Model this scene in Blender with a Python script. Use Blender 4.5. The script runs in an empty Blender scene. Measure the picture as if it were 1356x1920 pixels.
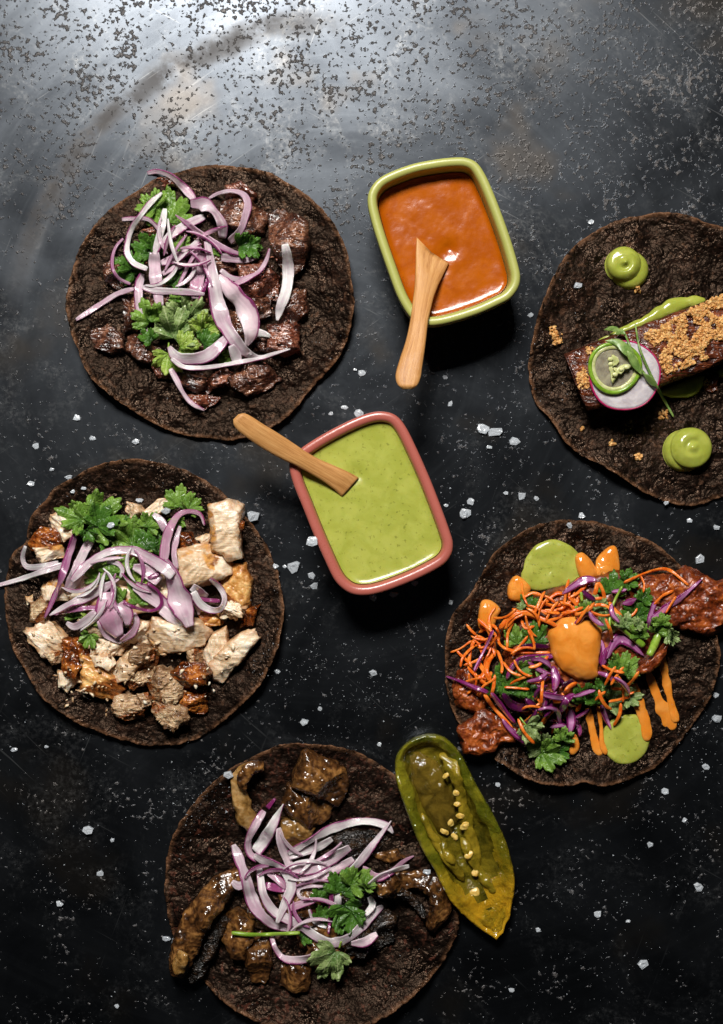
import bpy, math, random
import numpy as np
from mathutils import Vector

# ------------------------------------------------------------------ camera, light, exposure
SC = bpy.context.scene
COL = SC.collection
K = 0.264            # millimetres of table per photograph pixel
CAMZ = 720.0         # camera height above the table, mm
cam = bpy.data.cameras.new('camera')
cam_o = bpy.data.objects.new('camera', cam); COL.objects.link(cam_o)
cam_o.location = (0, 0, CAMZ * 0.001)
cam.sensor_fit = 'VERTICAL'; cam.sensor_height = 36; cam.sensor_width = 36
cam.lens = 36 * CAMZ / (1920 * K)
cam.clip_start = 0.01; cam.clip_end = 20
SC.camera = cam_o

W = bpy.data.worlds.new('World'); SC.world = W; W.use_nodes = True
W.node_tree.nodes['Background'].inputs[0].default_value = (0.75, 0.85, 1.0, 1)
W.node_tree.nodes['Background'].inputs[1].default_value = 0.010

def area_lamp(name, loc, target, size, power, color):
    l = bpy.data.lights.new(name, 'AREA'); l.shape = 'RECTANGLE'
    l.size, l.size_y = size; l.energy = power; l.color = color
    o = bpy.data.objects.new(name, l); COL.objects.link(o)
    o.location = loc
    o.rotation_euler = (Vector(target) - Vector(loc)).to_track_quat('-Z', 'Y').to_euler()
    return o
area_lamp('key_softbox', (-0.15, 0.79, 1.13), (0, 0.0, 0), (0.40, 0.28), 29, (1.0, 0.965, 0.92))

SC.view_settings.view_transform = 'Standard'; SC.view_settings.look = 'None'
SC.view_settings.exposure = 0.0; SC.view_settings.gamma = 1
SC.cycles.use_denoising = True
SC.cycles.max_bounces = 6; SC.cycles.adaptive_threshold = 0.03

# ------------------------------------------------------------------ maths helpers (all in mm)
def unp(px, py, z):
    f = K * (CAMZ - z) / CAMZ
    return (px - 678.0) * f, (960.0 - py) * f
class View:
    def __init__(s, x0, y0, k): s.x0, s.y0, s.k = x0, y0, k
    def __call__(s, pts):
        a = np.asarray(pts, float).reshape(-1, 2)
        return np.stack([s.x0 + a[:, 0] / s.k, s.y0 + a[:, 1] / s.k], 1)
FULL = View(0, 0, 1)

def _hash(ix, iy, iz, seed):
    h = (ix.astype(np.int64) * 374761393 + iy.astype(np.int64) * 668265263 + iz.astype(np.int64) * 2147483647 + seed * 974634) & 0xffffffff
    h = ((h ^ (h >> 13)) * 1274126177) & 0xffffffff
    h = (h ^ (h >> 16)) & 0xffff
    return h / 32767.5 - 1.0
def vnoise(P, seed=0):
    P = np.asarray(P, float); i = np.floor(P).astype(np.int64); f = P - i
    f = f * f * (3 - 2 * f); r = 0
    for dx in (0, 1):
        wx = f[:, 0] if dx else 1 - f[:, 0]
        for dy in (0, 1):
            wy = f[:, 1] if dy else 1 - f[:, 1]
            for dz in (0, 1):
                wz = f[:, 2] if dz else 1 - f[:, 2]
                r = r + wx * wy * wz * _hash(i[:, 0] + dx, i[:, 1] + dy, i[:, 2] + dz, seed)
    return r
def fbm(P, seed=0, oct=3, gain=0.5):
    P = np.asarray(P, float); a, r = 1.0, 0.0
    for k in range(oct):
        r = r + a * vnoise(P * (2.03 ** k) + 17.3 * k, seed + k); a *= gain
    return r
def xyz(x, y, z): return np.stack(np.broadcast_arrays(x, y, z), -1).reshape(-1, 3)

def spline(pts, n, closed=False):
    """Catmull-Rom through pts (any dimension), resampled evenly to n points"""
    p = np.asarray(pts, float)
    if len(p) == 2 and not closed: p = np.array([p[0], (p[0] + p[1]) / 2, p[1]])
    if closed: q = np.concatenate([p[-1:], p, p[:2]])
    else: q = np.concatenate([2 * p[:1] - p[1:2], p, 2 * p[-1:] - p[-2:-1]])
    out = []
    t = np.linspace(0, 1, 14, endpoint=False)[:, None]
    for i in range(len(q) - 3):
        a, b, c, d = q[i:i + 4]
        out.append(0.5 * (2 * b + (c - a) * t + (2 * a - 5 * b + 4 * c - d) * t ** 2 + (3 * b - a - 3 * c + d) * t ** 3))
    out = np.concatenate(out + [q[-2:-1]])
    s = np.concatenate([[0], np.cumsum(np.linalg.norm(np.diff(out[:, :2], axis=0), axis=1))])
    m = np.linspace(0, s[-1], n, endpoint=not closed)
    return np.stack([np.interp(m, s, out[:, k]) for k in range(out.shape[1])], 1)

# ------------------------------------------------------------------ height map so that things lie on what is under them
CELL = 0.8; GX0, GY0 = -260.0, -290.0
H = np.zeros((int(560 / CELL), int(600 / CELL)))
def _ij(x, y):
    i = np.clip(((np.asarray(x) - GX0) / CELL), 0, H.shape[0] - 2)
    j = np.clip(((np.asarray(y) - GY0) / CELL), 0, H.shape[1] - 2)
    return i, j
def hsample(x, y):
    i, j = _ij(x, y); i, j = np.floor(i).astype(int), np.floor(j).astype(int)
    return np.maximum.reduce([H[i, j], H[i + 1, j], H[i, j + 1], H[i + 1, j + 1]])
def stamp(V):
    i, j = _ij(V[:, 0], V[:, 1]); i, j = np.floor(i).astype(int), np.floor(j).astype(int)
    for a in (0, 1):
        for b in (0, 1):
            np.maximum.at(H, (i + a, j + b), V[:, 2])

# ------------------------------------------------------------------ object helpers
def stamp_faces(V, F):
    """rasterise the faces into the height map so that wide faces leave no holes"""
    stamp(V)
    if len(V) > 12000: return
    Q = np.array([f for f in F if len(f) == 4] + [list(f) + [f[2]] for f in F if len(f) == 3])
    if not len(Q): return
    P = V[Q]; ln = np.maximum(np.linalg.norm(P[:, 1] - P[:, 0], axis=1), np.linalg.norm(P[:, 3] - P[:, 0], axis=1))
    ln = np.maximum(ln, np.linalg.norm(P[:, 2] - P[:, 1], axis=1))
    for lo, hi, k in ((.9, 2.5, 4), (2.5, 8, 11), (8, 40, 45)):
        S = P[(ln > lo) & (ln <= hi)]
        if not len(S): continue
        for a in np.linspace(0, 1, k):
            for b in np.linspace(0, 1, k):
                stamp(S[:, 0] * (1 - a) * (1 - b) + S[:, 1] * a * (1 - b) + S[:, 2] * a * b + S[:, 3] * (1 - a) * b)

def mk(name, V, F, mat, parent=None, attrs=None, smooth=True, label=None, cat=None, group=None, kind=None, stampit=True):
    V = np.asarray(V, float)
    if stampit: stamp_faces(V, F if isinstance(F, list) else F.tolist())
    mn, mx = V.min(0), V.max(0)
    org = np.array([(mn[0] + mx[0]) / 2, (mn[1] + mx[1]) / 2, mn[2]])
    me = bpy.data.meshes.new(name)
    me.from_pydata(((V - org) * 0.001).tolist(), [], F if isinstance(F, list) else F.tolist())
    me.materials.append(mat)
    if smooth: me.polygons.foreach_set('use_smooth', [True] * len(me.polygons))
    for k, a in (attrs or {}).items():
        at = me.attributes.new(k, 'FLOAT', 'POINT'); at.data.foreach_set('value', np.asarray(a, np.float32).ravel())
    me.update()
    o = bpy.data.objects.new(name, me); COL.objects.link(o)
    loc = Vector(org * 0.001)
    if parent is not None:
        o.parent = parent; loc = loc - parent.location
    o.location = loc
    tag(o, label, cat, group, kind)
    return o
def tag(o, label=None, cat=None, group=None, kind=None):
    if label: o['label'] = label
    if cat: o['category'] = cat
    if group: o['group'] = group
    if kind: o['kind'] = kind
    return o
def empty(name, x, y, z, label, cat, group=None):
    o = bpy.data.objects.new(name, None); COL.objects.link(o); o.location = (x * .001, y * .001, z * .001)
    o.empty_display_size = 0.01
    return tag(o, label, cat, group)

def grid_faces(nr, nc, close_c=True, flip=False):
    """quads of an nr x nc vertex grid (row major), columns wrapped when close_c"""
    r = np.arange(nr - 1)[:, None]; c = np.arange(nc if close_c else nc - 1)[None]
    c2 = (c + 1) % nc
    q = np.stack([r * nc + c, r * nc + c2, (r + 1) * nc + c2, (r + 1) * nc + c], -1).reshape(-1, 4)
    return q[:, ::-1] if flip else q

SEED = [100]
def nseed():
    SEED[0] += 7; return SEED[0]

def strip(view, pts, w, mat, name, label, cat, group=None, th=1.15, skin=0, curv=-0.10, roll=0.0, lift=None, sink=0.5,
          e=0.45, taper=(0.78, 0.78), wob=0.10, parent=None, stiff=20, nc=16, step=1.0, rollvar=46, zadd=0.0, flat=False, rough=0.0, kind=None, gain=1.0):
    """a ribbon or tube laid along a photographed path over whatever lies below"""
    sd = nseed()
    P = view(pts)
    wl = np.asarray(w if isinstance(w, (list, tuple)) else [w] * len(P), float) / view.k
    if len(wl) != len(P): wl = np.interp(np.linspace(0, 1, len(P)), np.linspace(0, 1, len(wl)), wl)
    Q = np.concatenate([P, wl[:, None]], 1)
    L = np.sum(np.linalg.norm(np.diff(P, axis=0), axis=1)) * K
    n = max(8, int(L / step)); Q = spline(Q, n)
    a = np.maximum(Q[:, 2], 0.5) * K / 2 * gain
    t = np.linspace(0, 1, n)
    a = a * (1 + wob * fbm(xyz(t * L / 4, sd * 1.0, 0), sd, 2))
    ends = np.minimum(1, taper[0] + (1 - taper[0]) * np.sqrt(np.clip(t * L / (1.5 * a.mean() + .01), 0, 1))) \
        * np.minimum(1, taper[1] + (1 - taper[1]) * np.sqrt(np.clip((1 - t) * L / (1.5 * a.mean() + .01), 0, 1)))
    a = a * ends
    b = np.full(n, th / 2) * np.clip(ends, 0.35, 1)
    z = np.full(n, 12.0)
    rl = np.radians(roll + rollvar * fbm(xyz(t * L / 14, 3.1, sd), sd + 3, 2))
    for it in range(3):
        x, y = unp(Q[:, 0], Q[:, 1], z)
        tx, ty = np.gradient(x), np.gradient(y); ln = np.hypot(tx, ty) + 1e-9; tx /= ln; ty /= ln
        hs = np.stack([hsample(x - ty * a * k, y + tx * a * k) for k in (-.85, -.45, 0, .45, .85)], 0)
        base = (hs.max(0) if not flat else hs.mean(0)) + b - sink + zadd
        base = base + (np.abs(np.sin(rl)) * a * 0.6 if not flat else 0)
        z = base.copy()
        for k in range(stiff):
            zp = np.pad(z, 1, mode='edge'); z = np.maximum(base, 0.25 * zp[:-2] + 0.5 * zp[1:-1] + 0.25 * zp[2:])
        for k in range(4):
            zp = np.pad(z, 1, mode='edge'); z = 0.25 * zp[:-2] + 0.5 * zp[1:-1] + 0.25 * zp[2:]
        if lift: z = z + lift[0] * np.clip(1 - t * 3, 0, 1) ** 2 + lift[1] * np.clip(1 - (1 - t) * 3, 0, 1) ** 2
    ph = np.linspace(0, 2 * np.pi, nc, endpoint=False)
    cs, sn = np.cos(ph), np.sin(ph)
    ca = np.sign(cs) * np.abs(cs) ** e; sa = np.sign(sn) * np.abs(sn) ** e
    off = ca[None] * a[:, None]                         # across, + = left of travel
    cv = curv + .22 * vnoise(xyz(t * L / 11, 7.7, sd), sd + 4) * (curv != 0)
    up = sa[None] * b[:, None] + cv[:, None] * a[:, None] * (0.5 - ca[None] ** 2)
    if rough:
        X = xyz(x[:, None] + off, y[:, None] + up, z[:, None]); up = up + rough * fbm(X / 3.0, sd + 9, 3).reshape(off.shape); off = off + rough * .7 * fbm(X / 2.4, sd + 19, 3).reshape(off.shape)
    cr, sr = np.cos(rl)[:, None], np.sin(rl)[:, None]
    o2, u2 = off * cr - up * sr, off * sr + up * cr
    X = x[:, None] - ty[:, None] * o2; Y = y[:, None] + tx[:, None] * o2; Z = np.maximum(z[:, None] + u2, 0.05)
    # end caps: centre vertices
    V = np.concatenate([xyz(X, Y, Z), [[x[0], y[0], z[0]], [x[-1], y[-1], z[-1]]]])
    F = grid_faces(n, nc, True, True).tolist()
    c0, c1 = n * nc, n * nc + 1
    for k in range(nc):
        F.append([c0, k, (k + 1) % nc][::-1] if False else [c0, (k + 1) % nc, k][::-1])
        F.append([c1, (n - 1) * nc + k, (n - 1) * nc + (k + 1) % nc][::-1])
    v = np.broadcast_to(ca[None], off.shape)
    if skin == 2: sk = np.full(off.shape, 0.93)
    elif skin == 3: sk = np.abs(v)
    elif skin == 0: sk = np.full(off.shape, 0.3)
    else: sk = (1 + skin * v) / 2
    u = np.broadcast_to((t * L)[:, None], off.shape)
    at = dict(sk=np.append(sk, [0.4, 0.4]), u=np.append(u, [0, L]), v=np.append(v, [0, 0]), bn=np.zeros(n * nc + 2))
    return mk(name, V, F, mat, parent, at, True, label, cat, group, kind)

def chunk(view, outline, h, mat, name, label, cat, group=None, p=4.0, nz=0.5, nf=4.0, facets=3, slope=None, seed=None, sink=0.8,
          na=64, nr=13, base=None, brown=0.0, fsl=(0.7, 1.8), parent=None, side=0.3, follow=False, stretch=None, kind=None, crisp=True, stampit=True, ridge=0.0, fiber=0.0, jag=1.2):
    """an irregular lump with the photographed outline; flat cuts (facets) give it cut faces"""
    sd = seed or nseed(); rng = random.Random(sd)
    O = view(outline)
    if crisp:                                           # keep corners: short splines between doubled corner points
        A = np.roll(O, 1, 0); B = np.roll(O, -1, 0)
        O = np.stack([O + 0.24 * (A - O), O, O + 0.24 * (B - O)], 1).reshape(-1, 2)
    O = spline(O, na, True)
    zt = 6.0
    for it in range(3):
        x, y = unp(O[:, 0], O[:, 1], zt)
        cx, cy = x.mean(), y.mean()
        ss = np.linspace(0.05, 0.92, 6)[:, None]
        hs = hsample(cx + (x - cx) * ss, cy + (y - cy) * ss)
        bz = (np.percentile(hs, 65) - sink) if base is None else base
        bz = max(bz, 0.1)
        zt = bz + 0.6 * h
    R = np.hypot(x - cx, y - cy).mean()
    s = np.linspace(0, 1, nr) ** 0.75
    rings = [(k, side + (1 - side) * (1 - k ** p) ** (1 / p)) for k in s[1:]]
    rings += [(1.0, side * 0.66), (0.985, side * 0.33), (0.93, 0.0)]
    S = np.array([r[0] for r in rings])[:, None]; T = np.array([r[1] for r in rings])[:, None]
    X = cx + (x - cx)[None] * S; Y = cy + (y - cy)[None] * S
    top = np.ones_like(X) * 1.0
    fac = np.zeros_like(X)
    for k in range(facets):
        an = rng.uniform(0, 6.283); d = rng.uniform(-0.15, 0.45); m = rng.uniform(*fsl)
        pl = 1 - m * np.maximum(0, ((X - cx) * math.cos(an) + (Y - cy) * math.sin(an)) / R - d)
        fac = np.where(pl < top, k + 1, fac); top = np.minimum(top, pl)
    top = np.maximum(top, 0.28)
    if slope: top = top * (1 + slope[1] * ((X - cx) * math.cos(math.radians(slope[0])) + (Y - cy) * math.sin(math.radians(slope[0]))) / R)
    Z = bz + h * np.minimum(T, top) if not follow else (hsample(X, Y) * 0.5 + bz * 0.5 + h * T)
    if follow:
        Z[-3:] = np.minimum(Z[-3:], hsample(X[-3:], Y[-3:])) - np.array([0.0, 0.4, 0.8])[:, None]
    if nz:
        Pn = xyz(X, Y, Z).copy()
        if stretch is not None:
            c_, s_ = math.cos(math.radians(stretch)), math.sin(math.radians(stretch))
            Pq = np.stack([(Pn[:, 0] * c_ + Pn[:, 1] * s_) * 0.3, (-Pn[:, 0] * s_ + Pn[:, 1] * c_) * 1.25, Pn[:, 2] * 1.1], 1)
        else: Pq = Pn
        amp = nz * (np.broadcast_to(0.35 + 0.65 * S, X.shape))
        rg_ = (0.5 - np.abs(fbm(Pq / (nf * .8) + 5.5, sd + 2, 3, .6))) * 1.3
        Z = Z + nz * (0.6 * fbm(Pq / nf, sd, 4, .55) + ridge * rg_).reshape(X.shape) * (T > 0.01)
        if fiber:
            c2, s2 = math.cos(math.radians(stretch or 0)), math.sin(math.radians(stretch or 0))
            Pf = np.stack([(Pn[:, 0] * c2 + Pn[:, 1] * s2) * 0.16, (-Pn[:, 0] * s2 + Pn[:, 1] * c2), Pn[:, 2] * .8], 1)
            Z = Z + fiber * (0.4 - np.abs(fbm(Pf / 1.5 + 2.2, sd + 12, 2, .6))).reshape(X.shape) * (T > .01)
        rad = jag * amp * fbm(Pq / nf + 31.7, sd + 5, 4, .55).reshape(X.shape) / max(R, 1)
        X = X + (X - cx) * rad; Y = Y + (Y - cy) * rad
    c0 = [cx, cy, float(Z[0].mean())]; c1 = [cx, cy, float(Z[-1].min())]
    nR = len(S)
    V = np.concatenate([xyz(X, Y, np.maximum(Z, 0.05)), [c0, c1]])
    F = grid_faces(nR, na, True).tolist()
    # orientation: outline direction decides
    ar = np.sum(x * np.roll(y, -1) - np.roll(x, -1) * y)
    a0, a1 = nR * na, nR * na + 1
    for k in range(na):
        k2 = (k + 1) % na
        F.append([a0, k2, k]); F.append([a1, (nR - 1) * na + k, (nR - 1) * na + k2])
    if ar > 0: F = [f[::-1] for f in F]
    rr = np.append(np.broadcast_to(S, X.shape), [0, 1])
    bn = np.append(np.where(fac == 1, 1.0, 0.0) * brown + (1 - np.broadcast_to(T, X.shape)) * 0.0, [0, 0])
    return mk(name, V, F, mat, parent, dict(bn=bn, rr=rr, sk=np.full(len(V), .3), u=V[:, 0], v=V[:, 1]), True, label, cat, group, kind, stampit)

def leaflet(view, bx, by, ang, ln, mat, parent, seed=0, fold=0.25, ruff=0.07, spread=112, droop=0.0, zoff=0.6, wide=1.0, lobes=5):
    """a toothed fan-shaped cilantro leaflet: base pixel, direction (deg, image up = 90), length in view px"""
    rng = random.Random(seed); sd = seed
    b = view([(bx, by)])[0]; Lp = ln / view.k
    nA, nR = 97, 9
    th = np.radians(np.linspace(-spread, spread, nA)); q = np.linspace(-1, 1, nA)
    fr = np.abs(((q * lobes / 2 + .5) % 1) - .5) * 2          # 0 at lobe tip .. 1 at the notch
    env = 1 - 0.32 * q ** 2 - 0.25 * np.abs(q) ** 6
    r = env * (1 - 0.34 * fr ** 2.2)
    tooth = np.abs(((q * lobes * 1.5 + .5) % 1) - .5) * 2
    r = r * (1 - 0.13 * tooth ** 1.5) * (1 + 0.10 * vnoise(xyz(q * 3, sd, 0), sd))
    rho = np.linspace(0.03, 1, nR)[:, None]
    lx = rho * r[None] * np.cos(th)[None]; ly = rho * r[None] * np.sin(th)[None] * wide
    lx = lx + 0.12
    A = math.radians(ang)
    px = b[0] + Lp * (lx * math.cos(A) - ly * math.sin(A)); py = b[1] - Lp * (lx * math.sin(A) + ly * math.cos(A))
    Lm = Lp * K
    lobe_wave = np.cos(fr * np.pi)[None] * rho
    dz = Lm * (fold * np.abs(ly) * 0.9 - 0.02 + ruff * lobe_wave * 0.55 + ruff * 1.6 * rho * vnoise(xyz(lx * 2.2, ly * 2.2, sd * .7), sd).reshape(lx.shape)) - droop * Lm * rho ** 2
    z = np.full(lx.shape, 14.0)
    for k in range(2):
        x, y = unp(px, py, z)
        hs = hsample(x, y)
        z = np.percentile(hs, 70) * 0.55 + hs * 0.45 + zoff + dz
        z = np.maximum(z, hs * 0.6 + np.percentile(hs, 60) * 0.4 + 0.2)
    V = xyz(x, y, z)
    F = grid_faces(nR, nA, False, False).tolist()
    # make a thin solid: lower copy 0.22 mm beneath
    n0 = len(V); V2 = V.copy(); V2[:, 2] -= 0.22
    F2 = [[i + n0 for i in f[::-1]] for f in F]
    bd = [(nR - 1) * nA + i for i in range(nA)]
    F3 = [[bd[i], bd[i + 1], bd[i + 1] + n0, bd[i] + n0] for i in range(nA - 1)]
    vein = np.broadcast_to(fr[None], lx.shape); rh = np.broadcast_to(rho, lx.shape)
    at = dict(vein=np.tile(vein.ravel(), 2), rr=np.tile(rh.ravel(), 2))
    return mk('leaflet', np.concatenate([V, V2]), F + F2 + F3, mat, parent, at, True)

def sprig(view, leaves, label, mat, stem=None, group=None, name='cilantro_sprig', stem_w=14, **kw):
    """leaves: rows (x, y, angle, length[, fold]); stem: path"""
    c = view([leaves[0][:2] if leaves else stem[0]])[0]
    x, y = unp(c[0], c[1], 8)
    e = empty(name, x, y, float(hsample(np.array([x]), np.array([y]))[0]), label, 'cilantro', group)
    if stem: strip(view, stem, stem_w, M_stem, 'stem', None, None, th=stem_w / view.k * K * .9, curv=0, e=1.0, parent=e, rollvar=0, wob=.1, nc=8)
    rv = random.Random(int(abs(x * 31 + y * 17)))
    for k, l in enumerate(leaves):
        leaflet(view, l[0], l[1], l[2], l[3], mat if len(l) < 6 else l[5], e, seed=nseed(), fold=(l[4] if len(l) > 4 else 0.22) + rv.uniform(-.05, .28), wide=rv.uniform(.68, 1.05), ruff=rv.uniform(.06, .15), **kw)
    return e

def loft(view, Lp, Rp, zc, th, mat, name, label, cat, n=60, nc=20, bow=(0, 0), e=0.55, nz=0.0, nf=4.0, parent=None, edge_round=0.5, cut=(1, 1), crown=0.0):
    """a bar between a left and a right photographed edge with centre height zc (per station)"""
    sd = nseed()
    Lq, Rq = view(Lp), view(Rp)
    t0 = np.linspace(0, 1, len(Lq)); t = np.linspace(0, 1, n)
    Ls = spline(Lq, n); Rs = spline(Rq, n)
    # station-matched resampling
    def rs(A):
        q = np.concatenate([2 * A[:1] - A[1:2], A, 2 * A[-1:] - A[-2:-1]]); out = []
        for tt in t:
            f = tt * (len(A) - 1); i = min(int(f), len(A) - 2); u = f - i; a, b, c, d = q[i:i + 4]
            out.append(0.5 * (2 * b + (c - a) * u + (2 * a - 5 * b + 4 * c - d) * u ** 2 + (3 * b - a - 3 * c + d) * u ** 3))
        return np.array(out)
    Ls, Rs = rs(Lq), rs(Rq)
    zs = np.interp(t, np.linspace(0, 1, len(zc)), zc)
    tb = np.interp(t, np.linspace(0, 1, len(th)), th) if isinstance(th, (list, tuple)) else np.full(n, th)
    endr = np.minimum(1, np.maximum(cut[0], np.sqrt(np.clip(t * n / 4, 0, 1)))) * np.minimum(1, np.maximum(cut[1], np.sqrt(np.clip((1 - t) * n / 4 + 0.05, 0, 1))))
    ph = np.linspace(0, 2 * np.pi, nc, endpoint=False)
    ca = np.sign(np.cos(ph)) * np.abs(np.cos(ph)) ** e; sa = np.sign(np.sin(ph)) * np.abs(np.sin(ph)) ** e
    w = (ca[None] + 1) / 2
    PX = Ls[:, 0:1] * (1 - w) + Rs[:, 0:1] * w; PY = Ls[:, 1:2] * (1 - w) + Rs[:, 1:2] * w
    bw = (1 - np.clip(t * 6, 0, 1))[:, None] * (1 - ca[None] ** 2)
    PX = PX + bow[0] / view.k * bw; PY = PY + bow[1] / view.k * bw
    Z = zs[:, None] + sa[None] * (tb * endr)[:, None] / 2 + crown * (1 - ca[None] ** 2)
    X, Y = unp(PX, PY, Z)
    if nz:
        Pn = xyz(X, Y, Z); Z = Z + nz * fbm(Pn / nf, sd, 4, .55).reshape(Z.shape)
        X = X + nz * .7 * fbm(Pn / nf + 9, sd + 4, 3).reshape(Z.shape); Y = Y + nz * .7 * fbm(Pn / nf + 19, sd + 8, 3).reshape(Z.shape)
    V = np.concatenate([xyz(X, Y, Z), [[X[0].mean(), Y[0].mean(), Z[0].mean()], [X[-1].mean(), Y[-1].mean(), Z[-1].mean()]]])
    F = grid_faces(n, nc, True).tolist()
    c0, c1 = n * nc, n * nc + 1
    for k in range(nc):
        k2 = (k + 1) % nc
        F.append([c0, k2, k]); F.append([c1, (n - 1) * nc + k, (n - 1) * nc + k2])
    # orientation test on the first side quad around the top
    a = V[F[len(F) // 3][0]]
    me_test = np.array([V[f] for f in F[:n * nc // 2] if len(f) == 4]); cen = V.mean(0)
    nrm = np.cross(me_test[:, 1] - me_test[:, 0], me_test[:, 2] - me_test[:, 0]); mid = me_test.mean(1)
    axis_c = np.repeat(xyz(X, Y, Z).reshape(n, nc, 3).mean(1), nc, 0)[:len(mid)]
    if np.sum(nrm * (mid - axis_c)) < 0: F = [f[::-1] for f in F]
    u = np.broadcast_to((t * 60)[:, None], X.shape); v = np.broadcast_to(ca[None] * 8, X.shape)
    bnv = np.broadcast_to(sa[None], X.shape)
    return mk(name, V, F, mat, parent, dict(u=np.append(u, [0, 60]), v=np.append(v, [0, 0]), bn=np.append(bnv, [0, 0])), True, label, cat)
# ------------------------------------------------------------------ materials
def c(r, g, b):
    f = lambda s: ((s / 255 + 0.055) / 1.055) ** 2.4 if s > 10 else s / 255 / 12.92
    return (f(r), f(g), f(b), 1)
class NT:
    def __init__(s, name):
        s.m = bpy.data.materials.new(name); s.m.use_nodes = True; s.t = s.m.node_tree
        s.b = s.t.nodes['Principled BSDF']; s.out = s.t.nodes['Material Output']
    def n(s, typ, ins=None, out=0, **props):
        nd = s.t.nodes.new(typ)
        for k, v in props.items(): setattr(nd, k, v)
        for k, v in (ins or {}).items(): s.set(nd.inputs[k], v)
        return nd.outputs[out]
    def set(s, sock, v):
        if isinstance(v, bpy.types.NodeSocket): s.t.links.new(v, sock)
        else: sock.default_value = v
    def p(s, **kw):
        for k, v in kw.items(): s.set(s.b.inputs[k.replace('_', ' ')], v)
    def attr(s, name): return s.n('ShaderNodeAttribute', out=2, attribute_name=name)
    def mm(s, k=1.0, rand=True):
        """object coordinates in millimetres times k, shifted at random per object"""
        v = s.n('ShaderNodeVectorMath', {0: s.n('ShaderNodeTexCoord', out=3), 3: 1000.0 * k}, operation='SCALE')
        if rand:
            r = s.n('ShaderNodeMath', {0: s.n('ShaderNodeObjectInfo', out=5), 1: 97.0}, operation='MULTIPLY')
            v = s.n('ShaderNodeVectorMath', {0: v, 1: r}, operation='ADD')
        return v
    def noise(s, vec, scale, detail=4, rough=0.55, dist=0.0):
        return s.n('ShaderNodeTexNoise', {'Vector': vec, 'Scale': scale, 'Detail': detail, 'Roughness': rough, 'Distortion': dist})
    def vor(s, vec, scale, feature='F1', out=0, rnd=1.0):
        return s.n('ShaderNodeTexVoronoi', {'Vector': vec, 'Scale': scale, 'Randomness': rnd}, out, feature=feature)
    def ramp(s, fac, stops, interp='LINEAR'):
        nd = s.t.nodes.new('ShaderNodeValToRGB'); s.set(nd.inputs[0], fac); cr = nd.color_ramp; cr.interpolation = interp
        while len(cr.elements) < len(stops): cr.elements.new(0.5)
        for e_, (pos, col) in zip(cr.elements, stops):
            e_.position = pos; e_.color = col if not isinstance(col, (int, float)) else (col, col, col, 1)
        return nd.outputs[0]
    def mix(s, f, a, b, blend='MIX'):
        nd = s.t.nodes.new('ShaderNodeMix'); nd.data_type = 'RGBA'; nd.blend_type = blend
        s.set(nd.inputs[0], f); s.set(nd.inputs[6], a); s.set(nd.inputs[7], b); return nd.outputs[2]
    def math(s, op, a, b=0.5, cl=False):
        nd = s.t.nodes.new('ShaderNodeMath'); nd.operation = op; nd.use_clamp = cl; s.set(nd.inputs[0], a); s.set(nd.inputs[1], b); return nd.outputs[0]
    def step(s, v, lo, hi): return s.n('ShaderNodeMapRange', {0: v, 1: lo, 2: hi, 3: 0.0, 4: 1.0}, interpolation_type='SMOOTHSTEP')
    def bump(s, h, dist, strength=1.0, normal=None):
        nd = s.t.nodes.new('ShaderNodeBump'); nd.inputs['Strength'].default_value = strength; nd.inputs['Distance'].default_value = dist * 0.001
        s.set(nd.inputs['Height'], h)
        if normal is not None: s.set(nd.inputs['Normal'], normal)
        return nd.outputs[0]

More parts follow.
